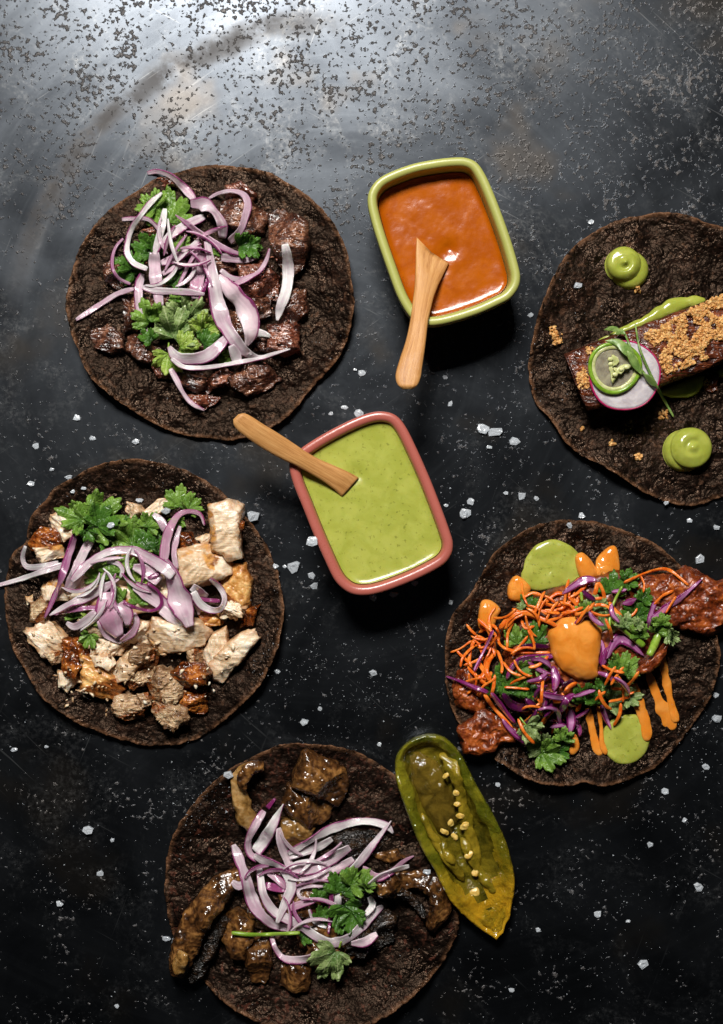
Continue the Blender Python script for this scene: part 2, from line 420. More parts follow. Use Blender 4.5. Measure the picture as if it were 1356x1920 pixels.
def mat_table():
    m = NT('patinated_steel'); P = m.mm(1.0, False)
    sep = m.n('ShaderNodeSeparateXYZ', {0: P}); X = sep; Y = sep.node.outputs[1]
    # swirl coordinates: (radius, angle) about a point, for the sweeping wipe marks
    cx, cy = (640 - 678) * K, (960 - 660) * K
    dx = m.math('SUBTRACT', X, cx); dy = m.math('SUBTRACT', Y, cy)
    rad = m.math('SQRT', m.math('ADD', m.math('MULTIPLY', dx, dx), m.math('MULTIPLY', dy, dy)))
    ang = m.math('ARCTAN2', dy, dx)
    sw = m.n('ShaderNodeCombineXYZ', {0: m.math('MULTIPLY', rad, 0.16), 1: m.math('MULTIPLY', ang, 1.6), 2: 0.0})
    swirl = m.noise(sw, 1.0, 5, 0.6, 0.4)
    cloud = m.noise(P, 0.013, 5, 0.62, 0.6)
    fine = m.noise(P, 0.35, 6, 0.7)
    grain = m.noise(P, 2.2, 3, 0.6)
    base = m.mix(m.step(cloud, .32, .7), c(41, 44, 48), c(70, 74, 79))
    base = m.mix(m.math('MULTIPLY', m.step(swirl, .45, .75), .25), base, c(90, 95, 100))
    base = m.mix(m.math('MULTIPLY', m.step(m.noise(P, 0.018, 3, .5), .54, .68), .5), base, c(84, 76, 66))
    base = m.mix(m.math('MULTIPLY', fine, .45), base, c(42, 45, 49))
    # brown arc wiped round the upper left
    wob = m.math('MULTIPLY', m.math('SUBTRACT', m.noise(P, 0.03, 4), .5), 14.0)
    band = m.math('ABSOLUTE', m.math('SUBTRACT', m.math('ADD', rad, wob), 163.0))
    bandm = m.math('MULTIPLY', m.math('SUBTRACT', 1.0, m.step(band, 1.0, 9.0)), m.step(m.noise(P, 0.05, 5, .7), .30, .58))
    lft = m.math('MULTIPLY', m.math('SUBTRACT', 1.0, m.step(X, -60.0, 10.0)), m.step(Y, 90.0, 150.0))
    bandm = m.math('MULTIPLY', bandm, lft)
    base = m.mix(m.math('MULTIPLY', bandm, .28), base, c(66, 56, 44))
    # rust blisters: clustered spots, thicker towards the far edge
    dens = m.math('ADD', m.math('MULTIPLY', m.step(Y, 60.0, 230.0), .05), m.math('MULTIPLY', m.math('MULTIPLY', m.step(X, 20.0, 170.0), m.step(Y, 40.0, 150.0)), .004))
    clus = m.noise(P, 0.045, 4, .6)
    s1 = m.noise(P, 0.36, 4, 0.60, 0.1)
    sv = m.math('ADD', m.math('ADD', m.math('MULTIPLY', s1, .64), m.math('MULTIPLY', clus, .36)), dens)
    spot = m.math('MULTIPLY', m.step(sv, .585, .675), .66)
    col = m.mix(spot, base, m.mix(fine, c(60, 57, 56), c(112, 106, 103)))
    # dusty smudges and scratches
    dust = m.math('MULTIPLY', m.step(m.noise(P, 0.022, 5, .7, 1.4), .47, .72), m.step(m.noise(P, 0.4, 4, .75), .40, .68))
    col_d = dust
    scr = None
    for ang_, off in ((0.6, 0.0), (-0.5, 33.0), (1.2, 71.0), (2.4, 12.0)):
        mp = m.n('ShaderNodeMapping', {'Vector': P, 'Location': (off, off * .7, 0), 'Rotation': (0, 0, ang_), 'Scale': (90, 1.7, 1)}, vector_type='TEXTURE')
        l = m.step(m.noise(mp, 1.0, 2, .5, .25), .71, .75)
        l = m.math('MULTIPLY', l, m.step(m.noise(P, 0.02, 3, .6), .42, .62))
        scr = l if scr is None else m.math('MAXIMUM', scr, l)
    scr = m.math('MULTIPLY', scr, .55)
    li = m.math('MAXIMUM', m.math('MULTIPLY', col_d, .16), m.math('MULTIPLY', scr, .26))
    m.p(Base_Color=m.mix(li, col, c(170, 170, 168)),
        Metallic=m.math('MULTIPLY', m.math('SUBTRACT', 1.0, m.math('MAXIMUM', spot, li)), 0.96),
        Roughness=m.math('ADD', m.math('ADD', .265, m.math('MULTIPLY', cloud, .09)), m.math('MULTIPLY', m.math('MAXIMUM', m.math('MAXIMUM', spot, bandm), li), .22)))
    m.p(Normal=m.bump(m.math('MULTIPLY', m.step(sv, .59, .70), m.math('ADD', .5, fine)), 0.7, .5))
    return m.m

def mat_tortilla(name, tint, warm):
    m = NT(name); P = m.mm(1.0)
    a = m.noise(P, 0.045, 3, .6, .9); b = m.noise(P, 0.21, 3, .6, .7); d = m.noise(P, .62, 2, .5)
    pit = m.vor(P, .55, 'SMOOTH_F1')
    f = m.math('ADD', m.math('MULTIPLY', a, .34), m.math('ADD', m.math('MULTIPLY', b, .36), m.math('MULTIPLY', d, .30)))
    col = m.ramp(f, [(.43, c(8, 5, 4)), (.51, c(19, 13, 10)), (.57, c(35, 23, 18)), (.68, tint)])
    col = m.mix(m.math('MULTIPLY', m.step(m.noise(P, .34, 2, .5), .60, .72), .55), col, warm)
    rim = m.step(m.attr('rr'), .962, 1.0)
    col = m.mix(m.math('MULTIPLY', m.math('MULTIPLY', rim, m.step(b, .34, .6)), .8), col, c(112, 78, 54))
    m.p(Base_Color=col, Roughness=m.ramp(m.noise(P, .07, 3), [(.38, .26), (.58, .52)]), Specular_IOR_Level=.32, Specular_Tint=c(240, 200, 170))
    h = m.math('ADD', m.math('MULTIPLY', b, 1.0), m.math('ADD', m.math('MULTIPLY', d, .55), m.math('MULTIPLY', pit, -.42)))
    m.p(Normal=m.bump(h, 1.7, .8))
    return m.m

def mat_meat(name, dark, mid, hi, scale=.35, rough=(.22, .6), ssz=0.0, bumpd=.7, fiber=True, brown=None, spec=.5, bstr=.8, edge=None, coat=0.0):
    m = NT(name); P = m.mm(1.0)
    a = m.noise(P, scale * .35, 2, .6, .6); b = m.noise(P, scale * 1.1, 2, .55, .6)
    mp = m.n('ShaderNodeMapping', {'Vector': P, 'Rotation': (.4, .5, .9), 'Scale': (.28, 1.5, 1.2)})
    fb = m.noise(mp, scale * 1.5, 2, .55, .6) if fiber else m.noise(P, scale * 2.0, 1, .5)
    f = m.math('ADD', m.math('MULTIPLY', a, .40), m.math('ADD', m.math('MULTIPLY', b, .28), m.math('MULTIPLY', fb, .32)))
    col = m.ramp(f, [(.40, dark), (.50, mid), (.60, hi)])
    if edge is not None:
        em = m.math('MULTIPLY', m.step(m.math('ADD', m.attr('rr'), m.math('MULTIPLY', m.math('SUBTRACT', b, .5), 1.1)), .74, 1.02), edge[1])
        col = m.mix(em, col, edge[0])
    if brown is not None:
        bm = m.math('MULTIPLY', m.attr('bn'), m.step(m.math('ADD', a, m.math('MULTIPLY', b, .4)), .56, .74))
        col = m.mix(bm, col, m.ramp(b, [(.35, brown[0]), (.62, brown[1])]))
    m.p(Base_Color=col, Roughness=m.ramp(m.noise(P, scale * .8, 3, .6), [(.38, rough[0]), (.60, rough[1])]), Specular_IOR_Level=spec)
    if ssz: m.p(Subsurface_Weight=.35, Subsurface_Radius=(1.0, .6, .4), Subsurface_Scale=ssz * .001)
    if coat: m.p(Coat_Weight=coat, Coat_Roughness=.13)
    m.p(Normal=m.bump(m.math('ADD', m.math('MULTIPLY', b, .8), fb), bumpd, bstr))
    return m.m

def mat_onion(name, pale, pink, purple, cover=.90, g=.45, sss=.3, tw=.32):
    m = NT(name); sk, u, v = m.attr('sk'), m.attr('u'), m.attr('v')
    P = m.mm(1.0); r = m.n('ShaderNodeObjectInfo', out=5)
    uv = m.n('ShaderNodeCombineXYZ', {0: m.math('MULTIPLY', u, .05), 1: m.math('MULTIPLY', v, 1.5), 2: m.math('MULTIPLY', r, 60.0)})
    st = m.noise(uv, 1.2, 2, .5, .3); bl = m.noise(P, .09, 3, .5); fn = m.noise(P, .5, 1, .5)
    f = m.math('ADD', m.math('MULTIPLY', st, .45), m.math('ADD', m.math('MULTIPLY', bl, .40), m.math('MULTIPLY', m.math('SUBTRACT', r, .2), .22)))
    col = m.ramp(f, [(.36, pink), (.52, pale), (.66, (min(1, pale[0] * 1.3), min(1, pale[1] * 1.36), min(1, pale[2] * 1.28), 1))])
    col = m.mix(m.math('MULTIPLY', m.step(sk, .45, .95), g), col, pink)
    edge = m.step(m.math('ADD', sk, m.math('MULTIPLY', m.math('SUBTRACT', m.noise(P, .16, 3), .5), .20)), cover - .03, cover + .03)
    col = m.mix(m.math('MULTIPLY', edge, .95), col, m.ramp(st, [(.3, purple), (.7, (purple[0] * 1.6, purple[1] * 2.2 + .01, purple[2] * 1.6, 1))]))
    m.p(Base_Color=col, Roughness=m.ramp(fn, [(.40, .10), (.60, .26)]), Specular_IOR_Level=.7, Subsurface_Weight=sss, Subsurface_Radius=(1.0, .7, .85), Subsurface_Scale=.001, Transmission_Weight=tw, IOR=1.36)
    m.p(Normal=m.bump(m.math('ADD', m.math('MULTIPLY', st, .5), m.math('MULTIPLY', fn, .35)), .7, .6))
    return m.m

def mat_leaf(name, dark, light, vein, trans=.28):
    m = NT(name); P = m.mm(1.0)
    vn, rr = m.attr('vein'), m.attr('rr')
    a = m.noise(P, .16, 4, .6)
    col = m.ramp(m.math('ADD', m.math('MULTIPLY', a, .7), m.math('MULTIPLY', rr, .2)), [(.34, dark), (.62, light)])
    vl = m.math('SUBTRACT', 1.0, m.step(vn, .03, .14))
    fine = m.vor(P, .45, 'DISTANCE_TO_EDGE')
    col = m.mix(m.math('MULTIPLY', vl, .55), col, vein)
    col = m.mix(m.math('MULTIPLY', m.math('SUBTRACT', 1.0, m.step(fine, 0, .08)), .30), col, vein)
    m.p(Base_Color=col, Roughness=m.ramp(m.noise(P, .3, 3), [(.35, .22), (.65, .45)]), Specular_IOR_Level=.5)
    nb = m.bump(m.math('ADD', m.step(fine, 0, .25), m.math('MULTIPLY', m.step(vn, 0, .3), 1.2)), .35, .6)
    m.p(Normal=nb)
    tr = m.n('ShaderNodeBsdfTranslucent', {'Color': m.mix(.5, col, light), 'Normal': nb})
    mx = m.t.nodes.new('ShaderNodeMixShader'); mx.inputs[0].default_value = trans
    m.t.links.new(m.b.outputs[0], mx.inputs[1]); m.t.links.new(tr, mx.inputs[2]); m.t.links.new(mx.outputs[0], m.out.inputs[0])
    return m.m

def mat_sauce(name, a, b, speck, rough=.16, bumpd=.35, ss=.0015, speckn=.62, sc=.1):
    m = NT(name); P = m.mm(1.0)
    n1 = m.noise(P, sc, 4, .55, .8); n2 = m.noise(P, .5, 4, .65)
    col = m.mix(m.step(n1, .35, .68), a, b)
    col = m.mix(m.math('MULTIPLY', m.step(n2, speckn, speckn + .10), .6), col, speck)
    m.p(Base_Color=col, Roughness=m.ramp(m.noise(P, .35, 3), [(.35, rough), (.65, rough + .05)]), Subsurface_Weight=.35, Subsurface_Radius=(1, .6, .3), Subsurface_Scale=ss, Specular_IOR_Level=.5)
    m.p(Normal=m.bump(m.math('ADD', m.noise(P, .22, 3, .5), m.math('MULTIPLY', n2, .22)), bumpd, .5))
    return m.m

def mat_glaze(name, a, b, rough):
    m = NT(name); P = m.mm(1.0)
    n1 = m.noise(P, .05, 4, .6); n2 = m.noise(P, 1.1, 4, .7)
    col = m.mix(n1, a, b); col = m.mix(m.math('MULTIPLY', m.step(n2, .62, .72), .25), col, (b[0] * .6, b[1] * .6, b[2] * .6, 1))
    m.p(Base_Color=col, Roughness=m.ramp(n2, [(.3, rough), (.7, rough + .12)]), Coat_Weight=.25, Coat_Roughness=.2)
    m.p(Normal=m.bump(m.math('ADD', n2, m.noise(P, .25, 2)), .12, .4))
    return m.m

def mat_wood():
    m = NT('pale_wood'); u, v = m.attr('u'), m.attr('v')
    P = m.n('ShaderNodeCombineXYZ', {0: m.math('MULTIPLY', u, .035), 1: m.math('MULTIPLY', v, .42), 2: m.math('MULTIPLY', m.n('ShaderNodeObjectInfo', out=5), 30.0)})
    g = m.noise(P, 1.6, 5, .6, .5); g2 = m.noise(P, 7.0, 4, .65, .2)
    col = m.ramp(m.math('ADD', m.math('MULTIPLY', g, .6), m.math('MULTIPLY', g2, .4)), [(.32, c(150, 96, 48)), (.50, c(192, 138, 80)), (.68, c(214, 166, 106))])
    pore = m.step(g2, .60, .70)
    col = m.mix(m.math('MULTIPLY', pore, .35), col, c(120, 72, 34))
    m.p(Base_Color=col, Roughness=m.ramp(g2, [(.3, .36), (.7, .55)]), Normal=m.bump(g2, .25, .5), Specular_IOR_Level=.4)
    return m.m

def mat_salt():
    m = NT('salt_crystal'); P = m.mm(1.0)
    m.p(Base_Color=m.mix(m.noise(P, .8, 3), c(235, 240, 245), c(205, 214, 222)), Roughness=.16, Transmission_Weight=.45, IOR=1.5, Specular_IOR_Level=.6)
    m.p(Normal=m.bump(m.noise(P, 1.1, 3), .3, .5))
    return m.m

def simple(name, a, b, rough, sc=.3, ss=0, bumpd=.2, trans=0.0, spec=.5):
    m = NT(name); P = m.mm(1.0); n1 = m.noise(P, sc, 5, .6, .4)
    m.p(Base_Color=m.mix(m.step(n1, .34, .66), a, b), Roughness=rough, Normal=m.bump(m.noise(P, sc * 3, 4), bumpd, .6), Specular_IOR_Level=spec)
    if ss: m.p(Subsurface_Weight=.5, Subsurface_Radius=(1, .8, .6), Subsurface_Scale=ss)
    if trans: m.p(Transmission_Weight=trans)
    return m.m

M_table = mat_table()
M_tort = mat_tortilla('charred_corn_tortilla', c(78, 54, 40), c(92, 66, 50))
M_tort_red = mat_tortilla('reddish_corn_tortilla', c(82, 47, 35), c(98, 56, 44))
M_steak = mat_meat('seared_steak', c(34, 17, 11), c(88, 50, 35), c(150, 102, 76), .3, (.10, .4), 0, 1.8, True, None, .9, .9, (c(30, 16, 11), .4), .35)
M_steak_red = mat_meat('seared_steak_reddish', c(50, 22, 14), c(112, 58, 40), c(166, 106, 80), .3, (.10, .4), 0, 1.8, True, None, .9, .9, (c(36, 17, 11), .4), .35)
M_chick = mat_meat('white_chicken', c(196, 164, 126), c(228, 206, 176), c(244, 230, 208), .2, (.24, .46), 1.6, .8, True, (c(120, 62, 20), c(205, 150, 80)), .45, .7, (c(176, 118, 60), .7))
M_chick_gold = mat_meat('golden_chicken_skin', c(150, 88, 30), c(202, 144, 76), c(230, 188, 124), .22, (.2, .42), .8, 1.0, False, (c(100, 48, 16), c(170, 100, 44)), .5, .7, (c(126, 66, 20), .6))
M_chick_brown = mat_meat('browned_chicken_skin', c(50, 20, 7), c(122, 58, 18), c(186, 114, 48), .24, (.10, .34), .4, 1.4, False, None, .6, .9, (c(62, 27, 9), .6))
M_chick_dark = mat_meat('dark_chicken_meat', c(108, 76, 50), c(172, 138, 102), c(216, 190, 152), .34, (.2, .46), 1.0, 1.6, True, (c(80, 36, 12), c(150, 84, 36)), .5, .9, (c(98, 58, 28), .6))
M_mush = mat_meat('braised_mushroom', c(34, 19, 8), c(86, 54, 26), c(146, 102, 54), .2, (.10, .3), 0, 1.3, False, None, .8, .85, (c(32, 18, 8), .6), .35)
M_mush_tan = mat_meat('tan_mushroom_flesh', c(92, 64, 28), c(148, 110, 58), c(178, 142, 92), .18, (.12, .3), .6, .9, False, None, .6, .7, (c(70, 44, 18), .7))
M_mush_dark = mat_meat('charred_mushroom_gills', c(9, 7, 5), c(28, 20, 13), c(70, 48, 30), .4, (.16, .4), 0, 2.4, True, None, .6, 1.0, None, .1)
M_fish = mat_meat('battered_fried_fish', c(66, 23, 8), c(120, 50, 17), c(176, 92, 38), .2, (.24, .5), .3, 1.2, False, None, .5, .75, (c(92, 38, 14), .5), .12)
M_pork = mat_meat('glazed_pork_belly', c(36, 15, 9), c(80, 36, 20), c(126, 66, 36), .3, (.14, .4), 0, 1.6, True, None, .6, .9)
M_onion = mat_onion('red_onion', c(230, 220, 223), c(206, 174, 190), c(132, 46, 104), .90)
M_onion_pink = mat_onion('pink_red_onion', c(224, 202, 212), c(202, 154, 178), c(132, 42, 102), .88)
M_onion_purple = mat_onion('purple_onion_skin', c(198, 160, 182), c(166, 98, 142), c(120, 30, 92), .78)
M_cab = mat_onion('purple_cabbage', c(196, 132, 180), c(136, 38, 110), c(118, 18, 92), .6, .5)
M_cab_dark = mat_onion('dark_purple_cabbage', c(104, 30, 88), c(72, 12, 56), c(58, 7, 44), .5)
M_leaf = mat_leaf('cilantro_leaf', c(72, 116, 30), c(138, 176, 72), c(142, 172, 92))
M_leaf_dark = mat_leaf('dark_cilantro_leaf', c(42, 84, 20), c(94, 142, 48), c(96, 132, 66))
M_leaf_pale = mat_leaf('pale_cilantro_leaf', c(98, 132, 66), c(160, 182, 112), c(196, 206, 152))
M_leaf_lime = mat_leaf('lime_cilantro_leaf', c(120, 158, 44), c(172, 196, 88), c(206, 214, 140))
M_stem = simple('cilantro_stem', c(112, 150, 40), c(150, 178, 70), .3, .2, .001)
M_carrot = simple('carrot', c(214, 92, 16), c(238, 136, 50), .28, .2, .0012, .5)
M_salsa = mat_sauce('orange_salsa', c(158, 74, 1), c(170, 85, 5), c(96, 40, 4), .18, .3, 0.0, .66)
M_green = mat_sauce('green_avocado_salsa', c(160, 166, 68), c(174, 178, 82), c(104, 110, 30), .2, .2, .0008, .585)
M_crema = mat_sauce('avocado_crema', c(150, 158, 60), c(168, 174, 78), c(140, 150, 56), .18, .25, .0012, .72)
M_aioli = mat_sauce('orange_aioli', c(218, 132, 42), c(230, 152, 66), c(192, 108, 34), .10, .3, .0012, .74)
M_bowl_g = mat_glaze('lime_glaze', c(160, 162, 82), c(174, 176, 98), .34)
M_bowl_p = mat_glaze('coral_glaze', c(166, 88, 76), c(180, 100, 88), .24)
M_wood = mat_wood()
M_salt = mat_salt()
def mat_pickle():
    m = NT('pickled_pepper_flesh'); P = m.mm(1.0); n1 = m.noise(P, .07, 4, .6, .6); n2 = m.noise(P, .28, 3, .6, .4)
    col = m.mix(m.step(n1, .34, .66), c(74, 78, 12), c(122, 116, 26))
    col = m.mix(m.math('MULTIPLY', m.attr('tt'), m.step(n1, .2, .6)), col, c(178, 136, 26))
    m.p(Base_Color=col, Roughness=.1, Specular_IOR_Level=.7, Subsurface_Weight=.5, Subsurface_Radius=(1, .8, .3), Subsurface_Scale=.002, Coat_Weight=.6, Coat_Roughness=.08)
    m.p(Normal=m.bump(n2, 1.8, .7))
    return m.m
M_pickle = mat_pickle()
M_pickle_floor = simple('pickled_pepper_inner_wall', c(58, 54, 9), c(112, 98, 22), .10, .1, .001, 2.0, 0, .7)  # darker than the flesh: shade of the hollow put into the colour
M_pickle_in = simple('pickled_pepper_membrane', c(58, 46, 12), c(110, 90, 28), .09, .08, .0015, 1.6, 0, .6)
M_pickle_rib = simple('pickled_pepper_rib', c(104, 92, 18), c(150, 128, 34), .1, .12, .0018, 1.6, 0, .7)
M_seed = simple('pepper_seed', c(206, 166, 70), c(228, 196, 112), .25, .4, .001)
M_radish = simple('radish_flesh', c(186, 178, 182), c(212, 206, 208), .25, .2, .002, .15)
M_radish_skin = simple('radish_skin', c(160, 20, 78), c(190, 44, 104), .3, .4, .0005)
M_chili = simple('green_chili_skin', c(104, 142, 30), c(138, 174, 56), .2, .2, .001)
M_chili_in = simple('green_chili_membrane', c(186, 192, 122), c(216, 218, 164), .2, .3, .001, .3, .08)
M_crumb = simple('fried_crumb', c(184, 120, 54), c(238, 190, 122), .5, .7, .0006, .5)
M_micro = simple('microgreen', c(96, 128, 58), c(136, 162, 90), .35, .3, .0006)
# ------------------------------------------------------------------ views: crops of the photograph the coordinates are read in
A0, A1, A2 = View(110, 290, 2.338), View(140, 310, 4), View(270, 450, 4)
B0, B1, B2, B3 = View(0, 850, 2.4655), View(0, 910, 4), View(200, 910, 4), View(40, 1080, 4)
C0, C1, C2, C3, C4 = View(300, 1380, 1.994), View(420, 1490, 4), View(310, 1390, 4), View(310, 1580, 4), View(640, 1370, 4)
D0, D1, D2 = View(820, 960, 2.53), View(830, 1060, 4), View(1017, 1000, 4)
E0, F0, G0 = View(980, 390, 3.37), View(670, 280, 4.085), View(430, 760, 3.082)

# ------------------------------------------------------------------ the table
def table():
    n = 2
    V = [(-420, -480, 0), (420, -480, 0), (420, 480, 0), (-420, 480, 0), (-420, -480, -3), (420, -480, -3), (420, 480, -3), (-420, 480, -3)]
    F = [[0, 1, 2, 3], [7, 6, 5, 4], [0, 4, 5, 1], [1, 5, 6, 2], [2, 6, 7, 3], [3, 7, 4, 0]]
    me = bpy.data.meshes.new('table_surface'); me.from_pydata([(a * .001, b * .001, d * .001) for a, b, d in V], [], F); me.materials.append(M_table)
    o = bpy.data.objects.new('table_surface', me); COL.objects.link(o); o['kind'] = 'structure'
table()

# ------------------------------------------------------------------ tortillas
def tortilla(view, outline, mat, label, curl=2.0, wave=1.2, waves=3, ph=0.0, th=2.6, dome=0.0, bumpa=0.5):
    sd = nseed(); nA, nR = 420, 96
    O = spline(view(outline), nA, True)
    x, y = unp(O[:, 0], O[:, 1], 4.0); cx, cy = x.mean(), y.mean()
    ar = np.sum(x * np.roll(y, -1) - np.roll(x, -1) * y)
    th_ = np.arctan2(y - cy, x - cx)
    jag = 1 + 0.006 * fbm(xyz(np.cos(th_) * 9, np.sin(th_) * 9, sd), sd, 3) + 0.004 * fbm(xyz(np.cos(th_) * 40, np.sin(th_) * 40, sd), sd + 1, 2)
    s = np.linspace(0.01, 1, nR) ** 0.85
    S = s[:, None]
    X = cx + (x - cx)[None] * S * (1 + (jag - 1) * S ** 6); Y = cy + (y - cy)[None] * S * (1 + (jag - 1) * S ** 6)
    low = fbm(xyz(X / 28, Y / 28, sd), sd + 2, 3).reshape(X.shape)
    edge = np.clip((S - .55) / .45, 0, 1) ** 2
    Zt = th + 0.55 + low * 1.0 * wave + dome * (1 - S ** 2) + edge * (curl * (0.55 + 0.6 * np.sin(waves * th_ + ph)[None] + .5 * fbm(xyz(np.cos(th_) * 2, np.sin(th_) * 2, 5), sd + 7, 2)[None]))
    mid = fbm(xyz(X / 9, Y / 9, 3), sd + 3, 2).reshape(X.shape); fin = fbm(xyz(X / 3.2, Y / 3.2, 9), sd + 4, 2).reshape(X.shape)
    fade = np.clip((1 - S) / .04, 0, 1) ** .5
    Zb = Zt - th * (0.35 + 0.65 * fade)
    Zt = Zt + mid * 1.1 + fin * bumpa
    lift = np.maximum(0, 0.25 - Zb); Zb = Zb + lift; Zt = np.maximum(Zt + lift * .6, Zb + 0.5)
    top = xyz(X, Y, Zt); bot = xyz(X, Y, Zb)
    V = np.concatenate([top, bot]); N0 = nR * nA
    F = np.concatenate([grid_faces(nR, nA, True), grid_faces(nR, nA, True, True) + N0]).tolist()
    b = (nR - 1) * nA
    for k in range(nA):
        k2 = (k + 1) % nA; F.append([b + k, b + k2, b + k2 + N0, b + k + N0])
    F.append(list(range(nA))[::-1]); F.append([N0 + k for k in range(nA)])
    if ar > 0: F = [f[::-1] for f in F]
    rr = np.tile(np.broadcast_to(S, X.shape).ravel(), 2)
    return mk('tortilla', V, F, mat, None, dict(rr=rr), True, label, 'tortilla', 'dark corn tortillas')

tortilla(A0, [(700,40),(850,60),(960,100),(1060,165),(1150,240),(1220,330),(1265,430),(1285,540),(1297,640),(1280,760),(1240,870),(1180,950),(1110,1020),(1040,1110),(960,1180),(860,1230),(750,1250),(620,1240),(500,1215),(400,1170),(300,1105),(200,1030),(130,950),(90,860),(55,760),(42,650),(55,560),(75,480),(110,390),(170,300),(240,230),(330,165),(420,110),(520,70),(600,48)],
         M_tort, 'dark round corn tortilla under the steak cubes and onion', 5.0, 1.8, 2, 1.0)
tortilla(B0, [(640,28),(760,45),(880,90),(990,150),(1080,230),(1160,320),(1220,410),(1260,490),(1290,580),(1310,690),(1305,800),(1285,900),(1240,1000),(1190,1080),(1110,1170),(1020,1250),(930,1310),(820,1345),(700,1352),(580,1330),(460,1290),(340,1230),(230,1150),(140,1040),(70,920),(35,790),(15,660),(25,560),(50,470),(110,410),(125,350),(160,270),(230,210),(260,160),(350,110),(430,65),(530,40)],
         M_tort, 'dark brown corn tortilla under the pile of chopped chicken', 4.5, 1.7, 3, 2.2)
tortilla(C0, [(500,20),(620,25),(720,50),(800,90),(870,140),(940,210),(990,290),(1030,380),(1060,470),(1090,560),(1110,650),(1115,720),(1080,800),(1030,880),(950,960),(860,1020),(760,1065),(640,1090),(500,1090),(380,1065),(270,1010),(180,940),(110,880),(60,790),(30,680),(18,560),(25,450),(60,350),(110,270),(170,200),(250,130),(330,80),(420,40)],
         M_tort_red, 'reddish dark corn tortilla under the braised mushrooms at bottom', 6.0, 1.7, 2, 4.0)
tortilla(D0, [(560,38),(700,40),(830,65),(950,110),(1060,170),(1150,255),(1230,350),(1290,470),(1325,600),(1335,700),(1310,820),(1270,920),(1210,1020),(1130,1120),(1030,1210),(900,1270),(790,1295),(740,1292),(690,1275),(640,1290),(520,1285),(400,1250),(290,1180),(180,1090),(100,990),(50,860),(35,720),(50,560),(90,460),(150,390),(200,310),(250,220),(320,150),(430,80)],
         M_tort, 'dark corn tortilla under the fried fish, slaw and orange sauce', 3.5, 1.5, 3, 0.5)
tortilla(E0, [(740,50),(850,35),(960,42),(1070,75),(1160,110),(1267,135),(1400,190),(1600,330),(1730,520),(1790,760),(1790,1000),(1740,1250),(1640,1480),(1500,1680),(1350,1800),(1200,1850),(1080,1880),(980,1875),(860,1840),(740,1780),(600,1690),(480,1620),(360,1560),(260,1470),(190,1360),(110,1260),(70,1180),(40,1060),(45,900),(75,750),(120,600),(180,460),(260,320),(370,210),(500,120),(600,75)],
         M_tort, 'dark corn tortilla cut off by the right edge, under pork belly', 4.5, 1.4, 4, 3.0)

# ------------------------------------------------------------------ bowls, salsas, spreaders
def bowl(view, outline, zr, mat, label, wall=4.2, floor=4.0, taper=.20, lip=0.0):
    nA = 160
    O = spline(view(outline), nA, True)[::-1]           # clockwise in the picture = counter-clockwise list reversed below
    x, y = unp(O[:, 0], O[:, 1], zr - 1.5); P = np.stack([x, y], 1)
    if np.sum(x * np.roll(y, -1) - np.roll(x, -1) * y) < 0: P = P[::-1]
    cen = P.mean(0)
    T = np.roll(P, -3, 0) - np.roll(P, 3, 0); T /= np.linalg.norm(T, axis=1)[:, None]
    Nn = np.stack([T[:, 1], -T[:, 0]], 1)               # outward for ccw
    def loop(ins, sc, z): return np.concatenate([cen + (P - Nn * ins - cen) * sc, np.full((nA, 1), z)], 1)
    prof = [(0, .52, 1.2), (0, 1 - taper * 1.5, .12), (0, 1 - taper, 1.4)]
    for k in range(1, 9):
        q = k / 9; prof.append((0, 1 - taper * (1 - q) ** 2.0 * .95, 1.4 + (zr - 5.4) * q))
    prof += [(-lip * .6, 1, zr - 4.2), (-lip, 1, zr - 2.6), (-lip * .8 + .1, 1, zr - 1.4), (.45, 1, zr - .55), (1.2, 1, zr - .1), (wall * .5, 1, zr), (wall * .75, 1, zr - .12), (wall * .95, 1, zr - .6), (wall * 1.08, 1, zr - 1.5), (wall * 1.16, 1, zr - 3)]
    for k in range(1, 9):
        q = k / 9; prof.append((wall * 1.2, 1 - taper * .8 * q ** 2.0, zr - 3 - (zr - 3 - floor) * q))
    prof += [(wall, .7, floor), (wall, .3, floor), (wall, .02, floor)]
    V = np.concatenate([loop(*p_) for p_ in prof]); F = grid_faces(len(prof), nA, True).tolist()
    F.append(list(range(nA))[::-1]); F.append([(len(prof) - 1) * nA + k for k in range(nA)])
    mk('sauce_bowl', V, F, mat, None, None, True, label, 'bowl', 'small ceramic sauce bowls')
    return P, Nn, cen
def salsa(bw, level, inset, sc, mat, label, dents=(), amp=.25, men=1.0):
    P, Nn, cen = bw; nA = len(P); sd = nseed()
    s = np.concatenate([np.linspace(0.01, .9, 46), np.linspace(.91, 1.0, 14)])[:, None]
    B = cen + (P - Nn * inset - cen) * sc
    X = cen[0] + (B[:, 0] - cen[0])[None] * s; Y = cen[1] + (B[:, 1] - cen[1])[None] * s
    d = (1 - s) * 28.0                                   # rough distance from the wall, mm
    Z = level + amp * fbm(xyz(X / 6, Y / 6, 2), sd, 3).reshape(X.shape) * np.clip(d / 4, 0, 1) + men * np.exp(-d / 1.3)
    for (dx, dy, r, h) in dents: Z = Z + h * np.exp(-((X - dx) ** 2 + (Y - dy) ** 2) / r ** 2)
    V = np.concatenate([xyz(X, Y, Z), np.concatenate([B, np.full((nA, 1), level - 3.0)], 1)])
    n = len(s); F = grid_faces(n + 1, nA, True).tolist(); F.append(list(range(nA))[::-1]); F.append([n * nA + k for k in range(nA)])
    return mk('salsa', V, F, mat, None, None, True, label, 'salsa')

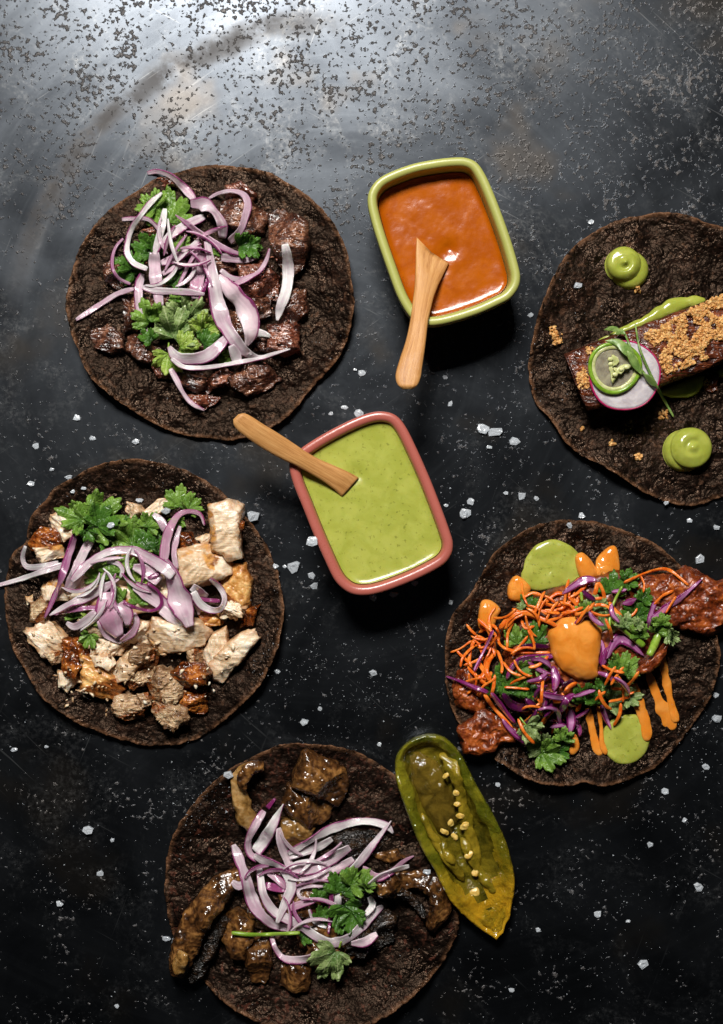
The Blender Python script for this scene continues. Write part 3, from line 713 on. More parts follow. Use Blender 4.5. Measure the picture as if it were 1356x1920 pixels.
BW1 = bowl(F0, [(78,400),(100,300),(190,205),(400,118),(600,76),(760,60),(850,68),(920,105),(980,190),(1040,320),(1110,500),(1180,700),(1232,880),(1250,980),(1232,1065),(1170,1145),(1080,1195),(930,1262),(760,1318),(620,1350),(520,1350),(430,1310),(370,1240),(300,1110),(230,920),(160,720),(105,540)],
           36, M_bowl_g, 'lime green ceramic bowl holding orange salsa', 4.0, 4, .20)
d1 = unp(*F0([(700, 760)])[0], 26); d2 = unp(*F0([(600, 880)])[0], 26); d3 = unp(*F0([(640, 330)])[0], 26)
salsa(BW1, 25.5, 5.0, .985, M_salsa, 'orange red salsa filling the lime green bowl',
      [(d1[0], d1[1], 4.0, -1.6), (d2[0], d2[1], 5.0, -1.2), (d3[0], d3[1], 7.0, .4)], .14, 1.3)
BW2 = bowl(G0, [(345,350),(362,305),(420,243),(560,155),(720,75),(830,38),(910,37),(970,62),(1020,122),(1080,240),(1160,420),(1230,600),(1280,740),(1294,800),(1284,860),(1236,922),(1120,988),(980,1048),(860,1088),(780,1100),(710,1092),(652,1058),(602,1000),(540,870),(480,730),(420,580),(368,450)],
           34, M_bowl_p, 'coral pink ceramic bowl holding pale green salsa', 4.4, 4, .16, .0)
e1 = unp(*G0([(740, 400)])[0], 30)
salsa(BW2, 29.5, 5.2, .992, M_green, 'pale green salsa filling the coral pink bowl', [(e1[0], e1[1], 4.0, -1.0)], .14, 1.2)

loft(F0, [(455,672),(449,790),(446,920),(438,1060),(420,1200),(402,1330),(370,1470),(330,1590),(300,1690),(293,1750),(310,1805),(350,1838)],
     [(703,872),(660,960),(622,1040),(588,1130),(566,1215),(545,1310),(532,1420),(516,1550),(497,1680),(486,1750),(462,1806),(420,1838)],
     [26.5, 28, 30, 32.5, 35.5, 38.4, 41, 44, 46, 47, 48, 48.5], [1.8, 3, 3.6, 4.2, 4.4, 4.4, 4.4, 4.4, 4.4, 4.2, 3.6, 2.2], M_wood,
     'wooden_spreader', 'small wooden spreader standing in the orange salsa', 'spreader', bow=(-30, 40), cut=(1, .2), crown=.5)
loft(G0, [(650,528),(600,482),(530,432),(450,386),(380,347),(300,310),(200,255),(110,195),(52,150),(26,115),(22,82)],
     [(748,418),(690,385),(600,345),(520,310),(440,265),(370,217),(290,165),(200,110),(132,66),(88,46),(52,52)],
     [29.5, 31, 32.5, 34, 36, 37.5, 40, 42.5, 44, 45, 45.5], [2.0, 3.2, 3.8, 4.2, 4.2, 4.2, 4.2, 4.2, 4.0, 3.4, 2.2], M_wood,
     'wooden_spreader', 'small wooden spreader dipped in the pale green salsa', 'spreader', cut=(1, .2), crown=.4)
# --
def scraps(view, box, n, mats, name, label, cat, seed, size=(1.0, 2.6)):
    """small torn shreds filling the gaps between the chunks: too many and too small to count"""
    rg = random.Random(seed); Vs, Fs = [], []
    P = view(box)
    (x0, y0), (x1, y1) = P.min(0), P.max(0)
    cx, cy = (x0 + x1) / 2, (y0 + y1) / 2
    for k in range(n):
        a = rg.uniform(0, 6.283); r = rg.random() ** .6
        px, py = cx + (x1 - x0) / 2 * r * math.cos(a), cy + (y1 - y0) / 2 * r * math.sin(a)
        x, y = unp(px, py, 5); hh = float(hsample(np.array([x]), np.array([y]))[0])
        sc = rg.uniform(*size) * .55
        iv = np.array([(rg.gauss(0, 1), rg.gauss(0, 1), rg.gauss(0, 1)) for _ in range(14)]); iv /= np.linalg.norm(iv, axis=1)[:, None]
        iv = iv * np.array([[rg.uniform(.7, 1.2)] for _ in range(14)]) * [rg.uniform(.8, 1.7), rg.uniform(.5, 1.0), .7] * sc
        b = rg.uniform(0, 6.283); ca_, sa_ = math.cos(b), math.sin(b)
        v = np.stack([x + iv[:, 0] * ca_ - iv[:, 1] * sa_, y + iv[:, 0] * sa_ + iv[:, 1] * ca_, hh + .15 + iv[:, 2]], 1)
        import bmesh
        bm = bmesh.new()
        for q in v: bm.verts.new(q)
        bmesh.ops.convex_hull(bm, input=bm.verts); bm.verts.index_update()
        o = sum(len(q) for q in Vs); Vs.append(np.array([q.co[:] for q in bm.verts])); Fs += [[o + q.index for q in f.verts] for f in bm.faces]; bm.free()
    V = np.concatenate(Vs)
    return mk(name, V, Fs, mats, None, dict(bn=np.zeros(len(V)), rr=np.full(len(V), .6)), True, label, cat, None, 'stuff')

# ------------------------------------------------------------------ steak taco
def steak(o, h, label, mat=None, **kw):
    cx_, cy_ = np.mean(np.asarray(o), 0); o = [(cx_ + (a - cx_) * 1.05, cy_ + (b - cy_) * 1.05) for a, b in o]
    return chunk(A0, o, h * .92, mat or M_steak, 'steak_cube', label, 'steak', 'steak cubes on the top left taco', p=kw.pop('p', 4.2), nz=kw.pop('nz', 1.0), nf=3.6, ridge=.7, fiber=.7, na=80, nr=17, facets=kw.pop('facets', 2), stretch=random.Random(h * 7 + o[0][0]).uniform(0, 180), **kw)
S1 = 'steak taco'
steak([(430,560),(520,540),(570,620),(500,690),(400,670)], 11, 'steak cube buried under the onion at the centre left of the steak taco')
steak([(560,580),(660,570),(680,670),(600,700)], 12, 'steak cube buried under the onion in the middle of the steak taco')
steak([(540,780),(680,760),(720,850),(620,910),(530,880)], 11, 'steak cube under the pale cilantro of the steak taco')
steak([(730,680),(820,700),(860,800),(780,850),(710,790)], 11, 'steak cube under the wide onion petal of the steak taco')
steak([(640,420),(740,400),(780,500),(700,560),(630,520)], 12, 'steak cube under the crossing onion strips of the steak taco')
steak([(470,340),(560,330),(590,420),(500,440)], 10, 'steak cube below the upper cilantro leaf of the steak taco')
steak([(700,210),(760,185),(850,210),(908,258),(892,335),(840,355),(760,325),(705,285)], 12, 'seared steak cube framed by the arched onion strip', slope=(100, .15))
steak([(728,135),(800,120),(870,175),(850,205),(740,188)], 8, 'small reddish steak piece behind the arched onion strip', M_steak_red)
steak([(435,98),(500,108),(520,140),(450,135)], 6, 'small steak piece at the tortilla top left below the onion arc', M_steak_red)
steak([(360,335),(420,308),(442,352),(398,372)], 7, 'small steak piece between the two left cilantro leaves', M_steak_red)
steak([(195,485),(250,440),(300,530),(270,590),(205,560)], 10, 'dark steak cube beside the far left onion loop')
steak([(280,625),(345,600),(360,700),(338,752),(285,768)], 10, 'dark steak cube below the left onion spear')
steak([(138,768),(215,742),(272,785),(290,852),(230,875),(155,845)], 8, 'steak cube lying apart at the left of the steak taco', M_steak, slope=(60, .2))
steak([(305,800),(362,785),(440,850),(425,920),(345,905),(300,860)], 10, 'browned steak cube beside the lone left steak piece')
steak([(410,930),(480,945),(505,985),(425,980)], 6, 'small reddish steak scrap at the lower left of the steak pile', M_steak_red)
steak([(920,255),(985,240),(1092,300),(1096,400),(1066,495),(1000,525),(945,440),(918,350)], 16, 'largest seared steak cube, topped by a lone onion strip', slope=(90, .12), facets=2)
steak([(790,490),(900,465),(965,530),(955,625),(880,655),(800,620)], 11, 'reddish steak cube left of the lone onion strip', M_steak_red)
steak([(840,625),(925,628),(925,702),(870,725)], 8, 'small steak cube right of the wide onion petal')
steak([(985,600),(1082,586),(1090,690),(1030,742),(970,745),(955,690)], 10, 'steak cube at the foot of the lone onion strip', slope=(120, .2))
steak([(920,748),(1052,738),(1052,852),(990,880),(912,852)], 11, 'square pinkish steak cube at the right of the steak pile', M_steak_red, facets=1)
steak([(860,800),(910,810),(915,860),(850,860)], 6, 'small dark steak scrap left of the square steak cube')
steak([(520,945),(640,955),(650,1010),(610,1050),(545,1015)], 9, 'steak cube at the bottom of the pile above the torn scrap')
steak([(640,990),(720,930),(762,960),(750,1000),(680,1025),(640,1056),(610,1040)], 9, 'reddish torn steak strip at the bottom of the pile', M_steak_red)
steak([(748,978),(830,920),(922,928),(962,985),(900,1034),(820,1054),(768,1015)], 11, 'glossy wet steak cube at the lower right of the pile', M_steak, slope=(80, .15), facets=2)
steak([(530,1055),(620,1048),(714,1064),(690,1092),(640,1114),(575,1092)], 5, 'lowest torn steak scrap near the tortilla bottom', M_steak_red)

scraps(A0, [(300,300),(1040,1040)], 130, M_steak_red, 'steak_shreds', 'small torn steak shreds filling gaps in the steak pile', 'steak', 3, (.8, 2.4))

G_ON1 = 'red onion strips on the steak taco'
def on1(view, pts, w, label, skin=0, mat=None, **kw):
    return strip(view, pts, w, mat or M_onion, 'onion_strip', label, 'onion', G_ON1, skin=skin, gain=.84, th=.95, **kw)
sprig(A1, [(715,470,92,300,.15), (630,330,140,170,.3)], 'bright cilantro sprig at the top of the steak taco', M_leaf, [(705,540),(712,480)])
sprig(A1, [(590,690,115,190,.35), (560,640,60,110,.3)], 'cilantro leaf inside the big left onion loop', M_leaf_dark)
sprig(A1, [(470,840,140,200,.3), (430,800,100,170,.3)], 'dark cilantro leaf at the far left of the onion', M_leaf_dark)
sprig(A1, [(760,640,45,130,.3)], 'small cilantro bit in the middle of the onion tangle', M_leaf)
sprig(A1, [(720,920,55,150,.3)], 'dark cilantro bit below the middle onion band', M_leaf_dark)
sprig(A1, [(1060,680,80,70,.3)], 'tiny cilantro bit beside the purple edged onion', M_leaf)
on1(A1, [(355,405),(440,395),(540,400),(600,440),(635,485)], 36, 'short pink onion strip behind the big left loop', 1, M_onion_pink)
on1(A1, [(365,550),(312,610),(284,690),(288,780),(335,850),(420,892)], 30, 'thin purple onion loop at the far left', -1, M_onion_purple)
on1(A1, [(445,925),(330,960),(230,1020),(120,1090),(12,1160)], [55,58,56,48,36], 'onion spear pointing to the left tortilla edge', 0)
on1(A1, [(545,58),(620,42),(720,75),(800,145),(860,210),(895,255)], [40,46,60,70,78,80], 'onion arc reaching over the top tortilla edge', 1, M_onion_pink, roll=12)
on1(A1, [(960,660),(940,760),(915,900),(905,1000)], [100,120,115,80], 'wide pink onion band in the middle, mostly covered', 0, M_onion_pink)
on1(A1, [(1000,840),(970,930),(925,1030)], [24,30,22], 'short dark purple onion edge in the middle', 2, M_onion_purple)
on1(A1, [(660,815),(740,775),(840,725)], 62, 'pale onion strip under the middle band', 0)
on1(A1, [(675,320),(662,420),(640,520),(605,650)], [52,64,66,60], 'upright onion strip below the top cilantro', 0)
on1(A1, [(975,385),(850,440),(740,510),(650,590),(598,670)], [70,80,82,86,70], 'diagonal onion band from the wide top petal to the left', 1)
on1(A1, [(600,655),(602,760),(612,880),(640,1055)], [100,108,104,80], 'broad vertical onion strip left of centre', 0, M_onion_pink)
on1(A1, [(650,735),(760,695),(860,640),(935,565)], [70,86,90,70], 'middle onion band with a torn purple lower edge', -1)
on1(A1, [(775,915),(820,820),(870,720),(945,610)], [34,46,48,40], 'slanted onion strip with a deep purple upper edge', 1, M_onion_purple)
on1(A1, [(500,805),(482,900),(480,1000),(485,1090),(520,1190),(555,1265)], [70,80,80,70,55,30], 'onion strip curving down beside the pale cilantro', -1, M_onion_pink)
on1(A1, [(655,205),(560,290),(490,380),(430,470),(398,570),(395,660),(445,735),(545,778)], [30,50,52,52,52,54,54,50], 'big open onion loop at the upper left', -1)
on1(A1, [(1005,250),(1080,210),(1180,192),(1270,222),(1300,300),(1275,400),(1240,490),(1160,570)], [26,34,44,66,70,62,62,80], 'arched onion strip around the upper right steak cube', 1, M_onion, lift=(0, 0))
on1(A1, [(870,285),(960,290),(1050,350),(1105,440),(1110,545)], [80,130,140,120,90], 'wide white onion petal at the top centre', 1)
on1(A1, [(1100,690),(1200,700),(1290,705),(1370,690)], [76,70,58,30], 'pale short onion strip below the dark right cilantro', 0)
on1(A2, [(575,225),(650,280),(740,290),(840,250)], [50,48,40,30], 'small pale onion strip under the purple right loop', 3)
on1(A2, [(942,65),(915,160),(862,240),(760,298),(662,345)], [18,40,54,60,46], 'onion strip with purple rim looping at the right', 3, M_onion_pink)
on1(A1, [(755,370),(850,440),(950,520),(1060,590),(1180,648),(1295,675)], [10,52,76,62,48,22], 'blade shaped purple onion strip crossing the top', -1, M_onion_purple, roll=10)
sprig(A1, [(1215,610,15,150,.3), (1300,600,-10,110,.35)], 'dark wet cilantro leaf at the right of the onion', M_leaf_dark)
on1(A1, [(510,915),(600,940),(720,945),(850,950),(975,966)], [46,62,62,56,30], 'horizontal onion strip above the pale cilantro', -1)
sprig(A2, [(230,470,85,70,.3,M_leaf), (60,640,110,190,.2,M_leaf), (330,620,100,230,.22,M_leaf_pale), (210,770,70,290,.18,M_leaf_pale), (400,720,45,230,.2,M_leaf_lime), (70,770,130,130,.3,M_leaf_dark), (430,790,30,140,.3,M_leaf_dark), (250,800,5,170,.2,M_leaf_lime)],
      'pale green cilantro bunch at the bottom of the onion', M_leaf_pale, [(190,800),(185,860)])
sprig(A2, [(185,830,262,170,.2,M_leaf_lime)], 'small pale cilantro leaf below the onion crescent', M_leaf_lime, [(180,760),(185,830)])
sprig(A2, [(540,870,20,110,.2)], 'small cilantro sliver between the two lower onion strips', M_leaf)
on1(A2, [(830,690),(900,702),(952,722)], [90,56,26], 'pointed onion stub right of the wide petal', 0)
on1(A2, [(200,965),(240,1040),(290,1140),(355,1222),(455,1278)], [46,60,50,44,22], 'onion tail hanging below the pile to the bottom', 1, M_onion_pink)
on1(A2, [(188,800),(240,872),(350,890),(470,870),(560,800),(632,715)], [44,96,116,116,100,56], 'onion crescent below the pale cilantro', -1)
on1(A2, [(560,265),(620,340),(700,430),(765,520),(800,610),(800,700),(768,795)], [70,130,170,186,176,130,50], 'widest translucent onion petal at the centre right', 1, M_onion_pink, curv=.18)
on1(A2, [(470,10),(495,130),(520,280),(545,450),(590,600),(660,720),(740,820),(840,882),(910,872)], [60,72,100,130,140,126,100,64,30], 'long onion band running down the middle', -1, M_onion, roll=-6)
on1(A2, [(655,790),(690,870),(700,940)], [70,96,90], 'grey translucent onion scrap above the lowest thin strip', 0)
on1(A2, [(205,890),(300,952),(430,960),(560,945),(700,920),(860,890),(980,852),(1098,818)], [36,44,40,36,42,40,32,12], 'long thin onion strip along the bottom of the pile', -1)
on1(A2, [(1058,30),(1078,150),(1082,280),(1062,400),(1025,500),(1000,605)], [76,100,102,98,88,30], 'lone onion strip lying on the largest steak cube', 0)


def slivers(view, cx, cy, rx, ry, n, seed, label, group):
    rg = random.Random(seed)
    for k in range(n):
        a = rg.uniform(0, 6.283); r = rg.random() ** .7; x, y = cx + rx * r * math.cos(a), cy + ry * r * math.sin(a)
        an = rg.uniform(0, 6.283); bend = rg.choice((-1, 1)) * rg.uniform(.06, .32); pts = []; sl = rg.uniform(44, 72)
        x -= 90 * math.cos(an); y -= 90 * math.sin(an); an -= bend * 2
        for j in range(6): pts.append((x, y)); x += sl * math.cos(an); y += sl * math.sin(an); an += bend
        strip(view, pts, [8, 24, 30, 30, 24, 8], rg.choice((M_onion, M_onion, M_onion_pink, M_onion_purple)), 'onion_sliver', label, 'onion', group, skin=rg.choice((1, -1)), th=.9, rollvar=70)
slivers(A1, 800, 640, 380, 300, 12, 31, 'thin onion sliver lost in the steak taco tangle', G_ON1)
# ------------------------------------------------------------------ chicken taco
def chick(o, h, label, mat=None, view=B0, **kw):
    cx_, cy_ = np.mean(np.asarray(o), 0); o = [(cx_ + (a - cx_) * 1.17, cy_ + (b - cy_) * 1.17) for a, b in o]
    return chunk(view, o, h * .9, mat or M_chick, 'chicken_piece', label, 'chicken', 'chopped chicken on the left taco', p=kw.pop('p', 3.6), nz=kw.pop('nz', 1.0), nf=kw.pop('nf', 4.6), jag=1.4, ridge=.6, fiber=.4, na=80, nr=17, facets=kw.pop('facets', 2), fsl=kw.pop('fsl', (.4, 1.2)),
                 stretch=kw.pop('stretch', random.Random(h * 3 + o[0][0]).uniform(0, 180)), brown=kw.pop('brown', 1.0), **kw)
# hidden and half hidden base
chick([(330,560),(450,540),(480,660),(400,720),(310,660)], 9, 'chicken piece buried under the crossing onion at the left of the chicken taco')
chick([(500,480),(620,470),(640,580),(540,620)], 9, 'chicken piece buried under the dark cilantro of the chicken taco')
chick([(560,620),(680,610),(700,720),(590,740)], 10, 'chicken piece buried under the middle onion petals of the chicken taco')
chick([(700,580),(830,570),(850,690),(740,720)], 11, 'chicken piece buried under the widest onion loop of the chicken taco')
chick([(380,740),(500,730),(520,820),(420,850)], 9, 'chicken piece buried under the purple spears of the chicken taco', M_chick_dark)
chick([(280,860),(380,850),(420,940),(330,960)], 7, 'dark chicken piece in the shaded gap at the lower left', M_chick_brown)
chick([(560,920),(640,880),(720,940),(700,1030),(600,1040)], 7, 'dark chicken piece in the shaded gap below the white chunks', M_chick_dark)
chick([(860,895),(940,905),(950,980),(880,985)], 8, 'beige chicken piece below the big central white chunk', M_chick_dark)
chick([(190,620),(270,575),(300,670),(210,690)], 8, 'pinkish white chicken piece at the far left under onion')
# top row
chick([(240,290),(290,262),(352,300),(356,372),(290,402),(248,362)], 8, 'cream chicken slice left of the curled cilantro leaf', slope=(40, .2), facets=1, brown=0)
chick([(148,405),(190,350),(272,350),(285,412),(212,452),(150,444)], 9, 'seared browned chicken piece at the upper left', M_chick_brown)
chick([(160,440),(270,430),(290,480),(200,510)], 6, 'cream chicken sliver below the browned upper left piece')
chick([(585,228),(652,238),(668,292),(620,312),(580,272)], 8, 'small cream chicken piece behind the top cilantro')
chick([(668,275),(730,215),(795,208),(772,262),(690,312)], 7, 'cream chicken bar pointing to the top cilantro leaf', brown=0)
chick([(905,395),(950,372),(992,368),(962,418),(925,428)], 5, 'small pale chicken shred left of the top right cube', brown=0)
chick([(828,368),(880,378),(915,432),(880,450),(835,442)], 8, 'orange brown chicken skin beside the arched onion', M_chick_brown)
chick([(972,252),(1050,233),(1114,255),(1106,380),(1114,468),(1050,476),(984,442),(978,330)], 14, 'tall white chicken cube with browned top, upper right', slope=(270, .08), facets=1, fsl=(.4, .8))
chick([(1098,320),(1130,318),(1128,350),(1104,355)], 4, 'tiny browned chicken crumb beside the top right cube', M_chick_brown)
# middle right
chick([(1050,520),(1130,528),(1158,590),(1150,690),(1112,745),(1045,730),(1025,620)], 9, 'large golden chicken skin piece at the right', M_chick_gold, facets=2, nz=.5)
chick([(1118,718),(1188,716),(1172,795),(1118,795)], 7, 'small golden brown cube at the far right', M_chick_brown)
chick([(925,735),(1015,738),(1025,795),(955,802)], 7, 'golden chicken piece below the onion ring', M_chick_gold)
chick([(825,452),(900,438),(1002,440),(1054,490),(1066,555),(1000,585),(920,605),(845,615),(826,530)], 15, 'big white torn chicken chunk right of the onion', slope=(265, .1), facets=2, nf=5)
chick([(1040,690),(1100,680),(1130,720),(1090,760),(1035,750)], 7, 'shredded white chicken tuft under the golden skin', nz=1.4, nf=2.0, brown=0)
# lower
chick([(722,768),(830,775),(925,785),(955,830),(925,892),(850,905),(740,920),(698,850)], 14, 'big pale chicken chunk below the widest onion loop', slope=(90, .15), facets=2, brown=.6)
chick([(610,775),(685,785),(706,850),(662,895),(592,865)], 11, 'pale chicken cube left of the big lower chunk', brown=.3)
chick([(980,850),(1042,808),(1056,870),(1002,950),(958,1002),(946,920)], 8, 'cream torn chicken shred beside the right hand bar', brown=0)
chick([(1168,822),(1184,860),(1122,945),(1052,1025),(1020,1052),(980,960),(1050,888),(1110,838)], 10, 'pale chicken bar slanting at the lower right', facets=2, brown=0, slope=(60, .15))
chick([(415,850),(500,858),(574,880),(562,932),(490,945),(428,925)], 9, 'flaky white chicken shreds below the pink onion petal', nz=1.5, nf=2.6, brown=0, facets=1)
chick([(615,920),(660,888),(714,910),(704,955),(650,975),(606,962)], 9, 'small beige chicken nugget below the pale cube', M_chick_dark)
chick([(515,1005),(560,950),(632,985),(595,1045),(545,1055)], 8, 'smooth pinkish chicken cube in the lower middle', facets=1, nz=.4, brown=0)
chick([(580,1060),(640,1015),(700,1005),(690,1050),(620,1085)], 6, 'stringy beige chicken shred right of the smooth cube', M_chick_dark, nz=1.3, nf=2.2)
chick([(430,945),(500,935),(530,970),(500,1000),(440,985)], 8, 'cream chicken flake above the golden brown piece', brown=0)
chick([(385,945),(450,960),(522,1030),(556,1082),(535,1135),(460,1122),(388,1085),(374,1010)], 11, 'golden brown seared chicken piece at the lower left', M_chick_gold, brown=1, slope=(120, -.1))
chick([(350,1095),(385,1088),(400,1108),(365,1112)], 3, 'tiny white chicken scrap below the golden brown piece')
chick([(270,930),(332,928),(366,982),(345,1034),(298,1002)], 9, 'dark glazed chicken skin left of the golden brown piece', M_chick_brown)
chick([(272,1010),(332,998),(358,1052),(322,1088),(272,1085)], 7, 'pale triangular chicken piece at the lower left edge', facets=1, brown=0)
chick([(130,835),(190,782),(244,800),(296,850),(275,905),(200,935),(168,882)], 10, 'cream lumpy chicken cluster at the left edge', nz=1.3, nf=3.0, brown=.2)
chick([(215,930),(275,915),(290,950),(240,975)], 6, 'small yellowish chicken flake under the left cluster', M_chick_dark)
chick([(145,695),(190,672),(236,720),(205,785),(140,772)], 8, 'browned pink chicken knob at the far left', M_chick_dark)
chick([(118,665),(145,660),(148,690),(122,700)], 4, 'tiny cream chicken crumb at the far left edge')
chick([(525,1145),(590,1105),(664,1170),(655,1225),(590,1232),(536,1195)], 9, 'lumpy beige chicken piece at the bottom left of the pile', M_chick_dark, nz=1.2, nf=2.8)
chick([(640,1120),(682,1112),(704,1158),(662,1174)], 6, 'small beige chicken knob at the bottom of the pile', M_chick_dark)
chick([(685,1040),(740,995),(804,1010),(835,1080),(825,1145),(770,1155),(705,1125)], 13, 'mottled beige chicken chunk at the bottom centre', M_chick_dark, nz=1.1, nf=3.0)
chick([(722,1150),(800,1138),(856,1182),(856,1235),(800,1274),(748,1245),(716,1192)], 11, 'knobbly chicken chunk at the very bottom of the pile', M_chick_dark, nz=1.3, nf=2.8)
chick([(840,1095),(900,1078),(946,1110),(936,1182),(882,1206),(838,1152)], 10, 'dark brown glazed chicken skin at the bottom right', M_chick_brown)
chick([(796,1012),(850,978),(922,984),(966,1022),(945,1065),(860,1076),(806,1044)], 13, 'shiny orange brown chicken skin above the bottom right', M_chick_brown)
chick([(295,1160),(318,1158),(320,1172),(300,1176)], 2, 'tiny white crumb on the bare tortilla at lower left')

scraps(B0, [(150,560),(1130,1230)], 60, M_chick, 'chicken_shreds', 'fine pale chicken shreds between the chicken chunks', 'chicken', 5, (.8, 2.6))
scraps(B0, [(250,800),(960,1250)], 60, M_chick_dark, 'chicken_crumbs', 'small browned chicken crumbs at the lower half of the pile', 'chicken', 6, (.7, 2.2))

G_ON2 = 'red onion strips on the chicken taco'
def on2(view, pts, w, label, skin=0, mat=None, **kw):
    return strip(view, pts, w, mat or M_onion, 'onion_strip', label, 'onion', G_ON2, skin=skin, gain=.83, th=.95, **kw)
sprig(B1, [(960,330,70,130,.3), (880,480,100,260,.2), (990,480,85,230,.2,M_leaf), (1130,500,80,190,.25), (1100,330,60,130,.3,M_leaf)], 'large dark cilantro sprig at the top centre of the chicken', M_leaf_dark, [(900,520),(880,430)], spread=125)
sprig(B2, [(545,185,85,170,.2), (600,190,40,130,.3), (520,240,-80,100,.3)], 'bright cilantro leaf above the arched onion', M_leaf)
sprig(B1, [(940,860,160,130,.3), (1030,900,80,130,.3,M_leaf), (760,740,100,190,.2,M_leaf), (930,740,40,220,.2,M_leaf), (880,680,110,180,.2), (1010,720,20,120,.25,M_leaf_lime)], 'cilantro sprig showing through the middle onion gaps', M_leaf, [(860,830),(940,900)])
sprig(B1, [(580,1010,100,120,.3,M_leaf), (690,1070,90,140,.2,M_leaf_lime), (720,1010,30,90,.2,M_leaf), (680,1100,250,130,.25,M_leaf)], 'yellow green cilantro bits below the purple spears', M_leaf_lime)
on2(B1, [(1150,215),(1210,270),(1240,350)], [60,76,70], 'grey translucent onion strip right of the top cilantro', 0)
on2(B1, [(192,455),(172,540),(200,608),(300,612),(440,580)], [46,50,52,56,50], 'onion strip with a sharp bend at the far left', -1)
on2(B1, [(470,598),(340,640),(200,690),(80,726),(-30,755)], [62,58,52,46,40], 'onion spear running out over the left photo edge', 0)
on2(B1, [(600,560),(560,700),(500,790)], [120,130,90], 'wide shaded onion strip behind the purple spear', 0, M_onion_pink)
on2(B1, [(700,380),(640,480),(590,590),(555,690)], [80,88,84,60], 'pale slanted onion strip under the curled cilantro', 0, M_onion_pink)
on2(B1, [(565,365),(525,480),(485,620),(440,760),(385,890),(335,995)], [60,66,74,66,50,22], 'long onion spear with purple edge pointing down left', -1, M_onion_purple)
on2(B1, [(1010,750),(1100,800),(1210,880),(1300,975)], [110,140,140,90], 'wide pink onion strip under the thin purple curl', 1, M_onion_pink)
on2(B1, [(1000,610),(1090,640),(1200,720)], [60,110,110], 'pink onion piece under the main onion arch', 0, M_onion_pink)
on2(B1, [(800,570),(880,582),(922,632),(905,690)], [40,48,46,30], 'small grey onion hook over the middle cilantro', 1)
on2(B2, [(410,930),(500,1000),(580,1050)], [90,90,50], 'shaded onion strip under the widest onion loop', 0, M_onion_pink)
on2(B2, [(640,760),(700,800),(760,830)], [90,80,50], 'short translucent onion piece inside the onion ring', 0)
on2(B2, [(690,850),(770,862),(850,866)], [34,38,34], 'short purple onion sliver crossing the onion ring', 2, M_onion_pink)
on2(B2, [(660,880),(690,930),(690,970)], [60,50,20], 'fringed pink onion end left of the onion ring', 0, M_onion_pink)
on2(B2, [(775,700),(850,765),(884,850),(855,925),(780,935),(700,890),(645,800)], [56,54,54,56,62,74,80], 'pale onion ring opening at the right of the chicken', 1)
on2(B2, [(550,305),(518,420),(506,520),(525,625)], [40,56,56,46], 'narrow onion strip beside the arched onion', -1)
on2(B2, [(735,300),(702,218),(622,194),(540,222),(480,310),(445,420),(430,560)], [22,40,46,58,84,96,104], 'arched pink onion strip with hooked tip at the top', -1, M_onion_pink)
on2(B1, [(725,918),(600,925),(500,945),(395,978)], [50,48,38,14], 'purple striped onion strip under the pale spear', -1, M_onion_purple)
on2(B1, [(895,705),(760,780),(640,842),(520,895),(372,975)], [22,84,92,76,16], 'pale onion spear with purple lower edge at the centre', 1, M_onion)
on2(B1, [(750,1010),(800,1090),(880,1150),(960,1140)], [90,110,90,60], 'shaded pink onion strip under the big petal', 0, M_onion_pink)
on2(B1, [(1010,955),(1026,1030),(990,1110),(905,1165)], [36,60,70,40], 'purple rimmed onion curl at the tip of the petal', 1, M_onion_pink)
on2(B1, [(800,800),(800,920),(835,1030),(895,1130)], [110,200,220,110], 'big pink onion petal at the bottom centre', -1, M_onion_pink, curv=.2)
on2(B1, [(900,880),(950,960),(960,1050)], [110,130,60], 'right half of the forked pink onion petal', 1, M_onion_pink)
on2(B1, [(925,880),(1040,926),(1150,940),(1212,890),(1190,800),(1105,732)], [24,28,30,30,28,24], 'thin magenta onion curl around the wide strip', 2, M_onion_purple)
on2(B1, [(1110,695),(1160,675),(1205,655)], [30,38,30], 'short purple onion scrap beside the main arch', 2, M_onion_purple)
on2(B2, [(440,560),(490,670),(530,800),(575,930),(625,1060)], [120,180,210,196,90], 'widest onion loop hanging down at the centre right', 3, M_onion_pink, curv=-.1)
on2(B1, [(535,720),(620,630),(740,535),(850,492),(1000,490),(1110,540),(1210,600),(1300,680)], [46,84,90,80,82,96,108,90], 'main wet onion arch across the chicken', 1, M_onion)
on2(B1, [(500,1030),(560,1060),(640,1015),(715,945)], [40,60,70,50], 'greenish translucent onion strip below the spears', 0)
sprig(B1, [(650,270,158,220,.35,M_leaf), (640,320,40,330,.2,M_leaf), (720,330,60,200,.3), (640,320,-60,110,.3)], 'curled cilantro leaf standing up at the top left', M_leaf_dark, [(560,240),(650,290)])
slivers(B1, 800, 740, 420, 260, 10, 42, 'thin onion sliver lost in the chicken taco tangle', G_ON2)
# ------------------------------------------------------------------ mushroom taco
G_MU = 'braised mushroom pieces'
def mush(view, o, h, label, mat=None, **kw):
    cx_, cy_ = np.mean(np.asarray(o), 0); o = [(cx_ + (a - cx_) * 1.12, cy_ + (b - cy_) * 1.12) for a, b in o]
    return chunk(view, o, h * .85, mat or M_mush, 'mushroom_piece', label, 'mushroom', G_MU, p=kw.pop('p', 3.2), nz=kw.pop('nz', .9), nf=kw.pop('nf', 5.0), ridge=.5, facets=kw.pop('facets', 2), **kw)
mush(C1, [(380,640),(560,520),(760,560),(820,760),(700,920),(460,900)], 9, 'mushroom piece buried under the onion of the mushroom taco')
mush(C1, [(560,980),(760,940),(960,1000),(980,1130),(760,1200),(580,1130)], 8, 'mushroom piece buried under the lower onion of the mushroom taco')
mush(C2, [(860,590),(1000,575),(1115,650),(1060,780),(930,815),(850,720)], 9, 'tan mushroom slice above the onion tangle', M_mush_tan, facets=1)
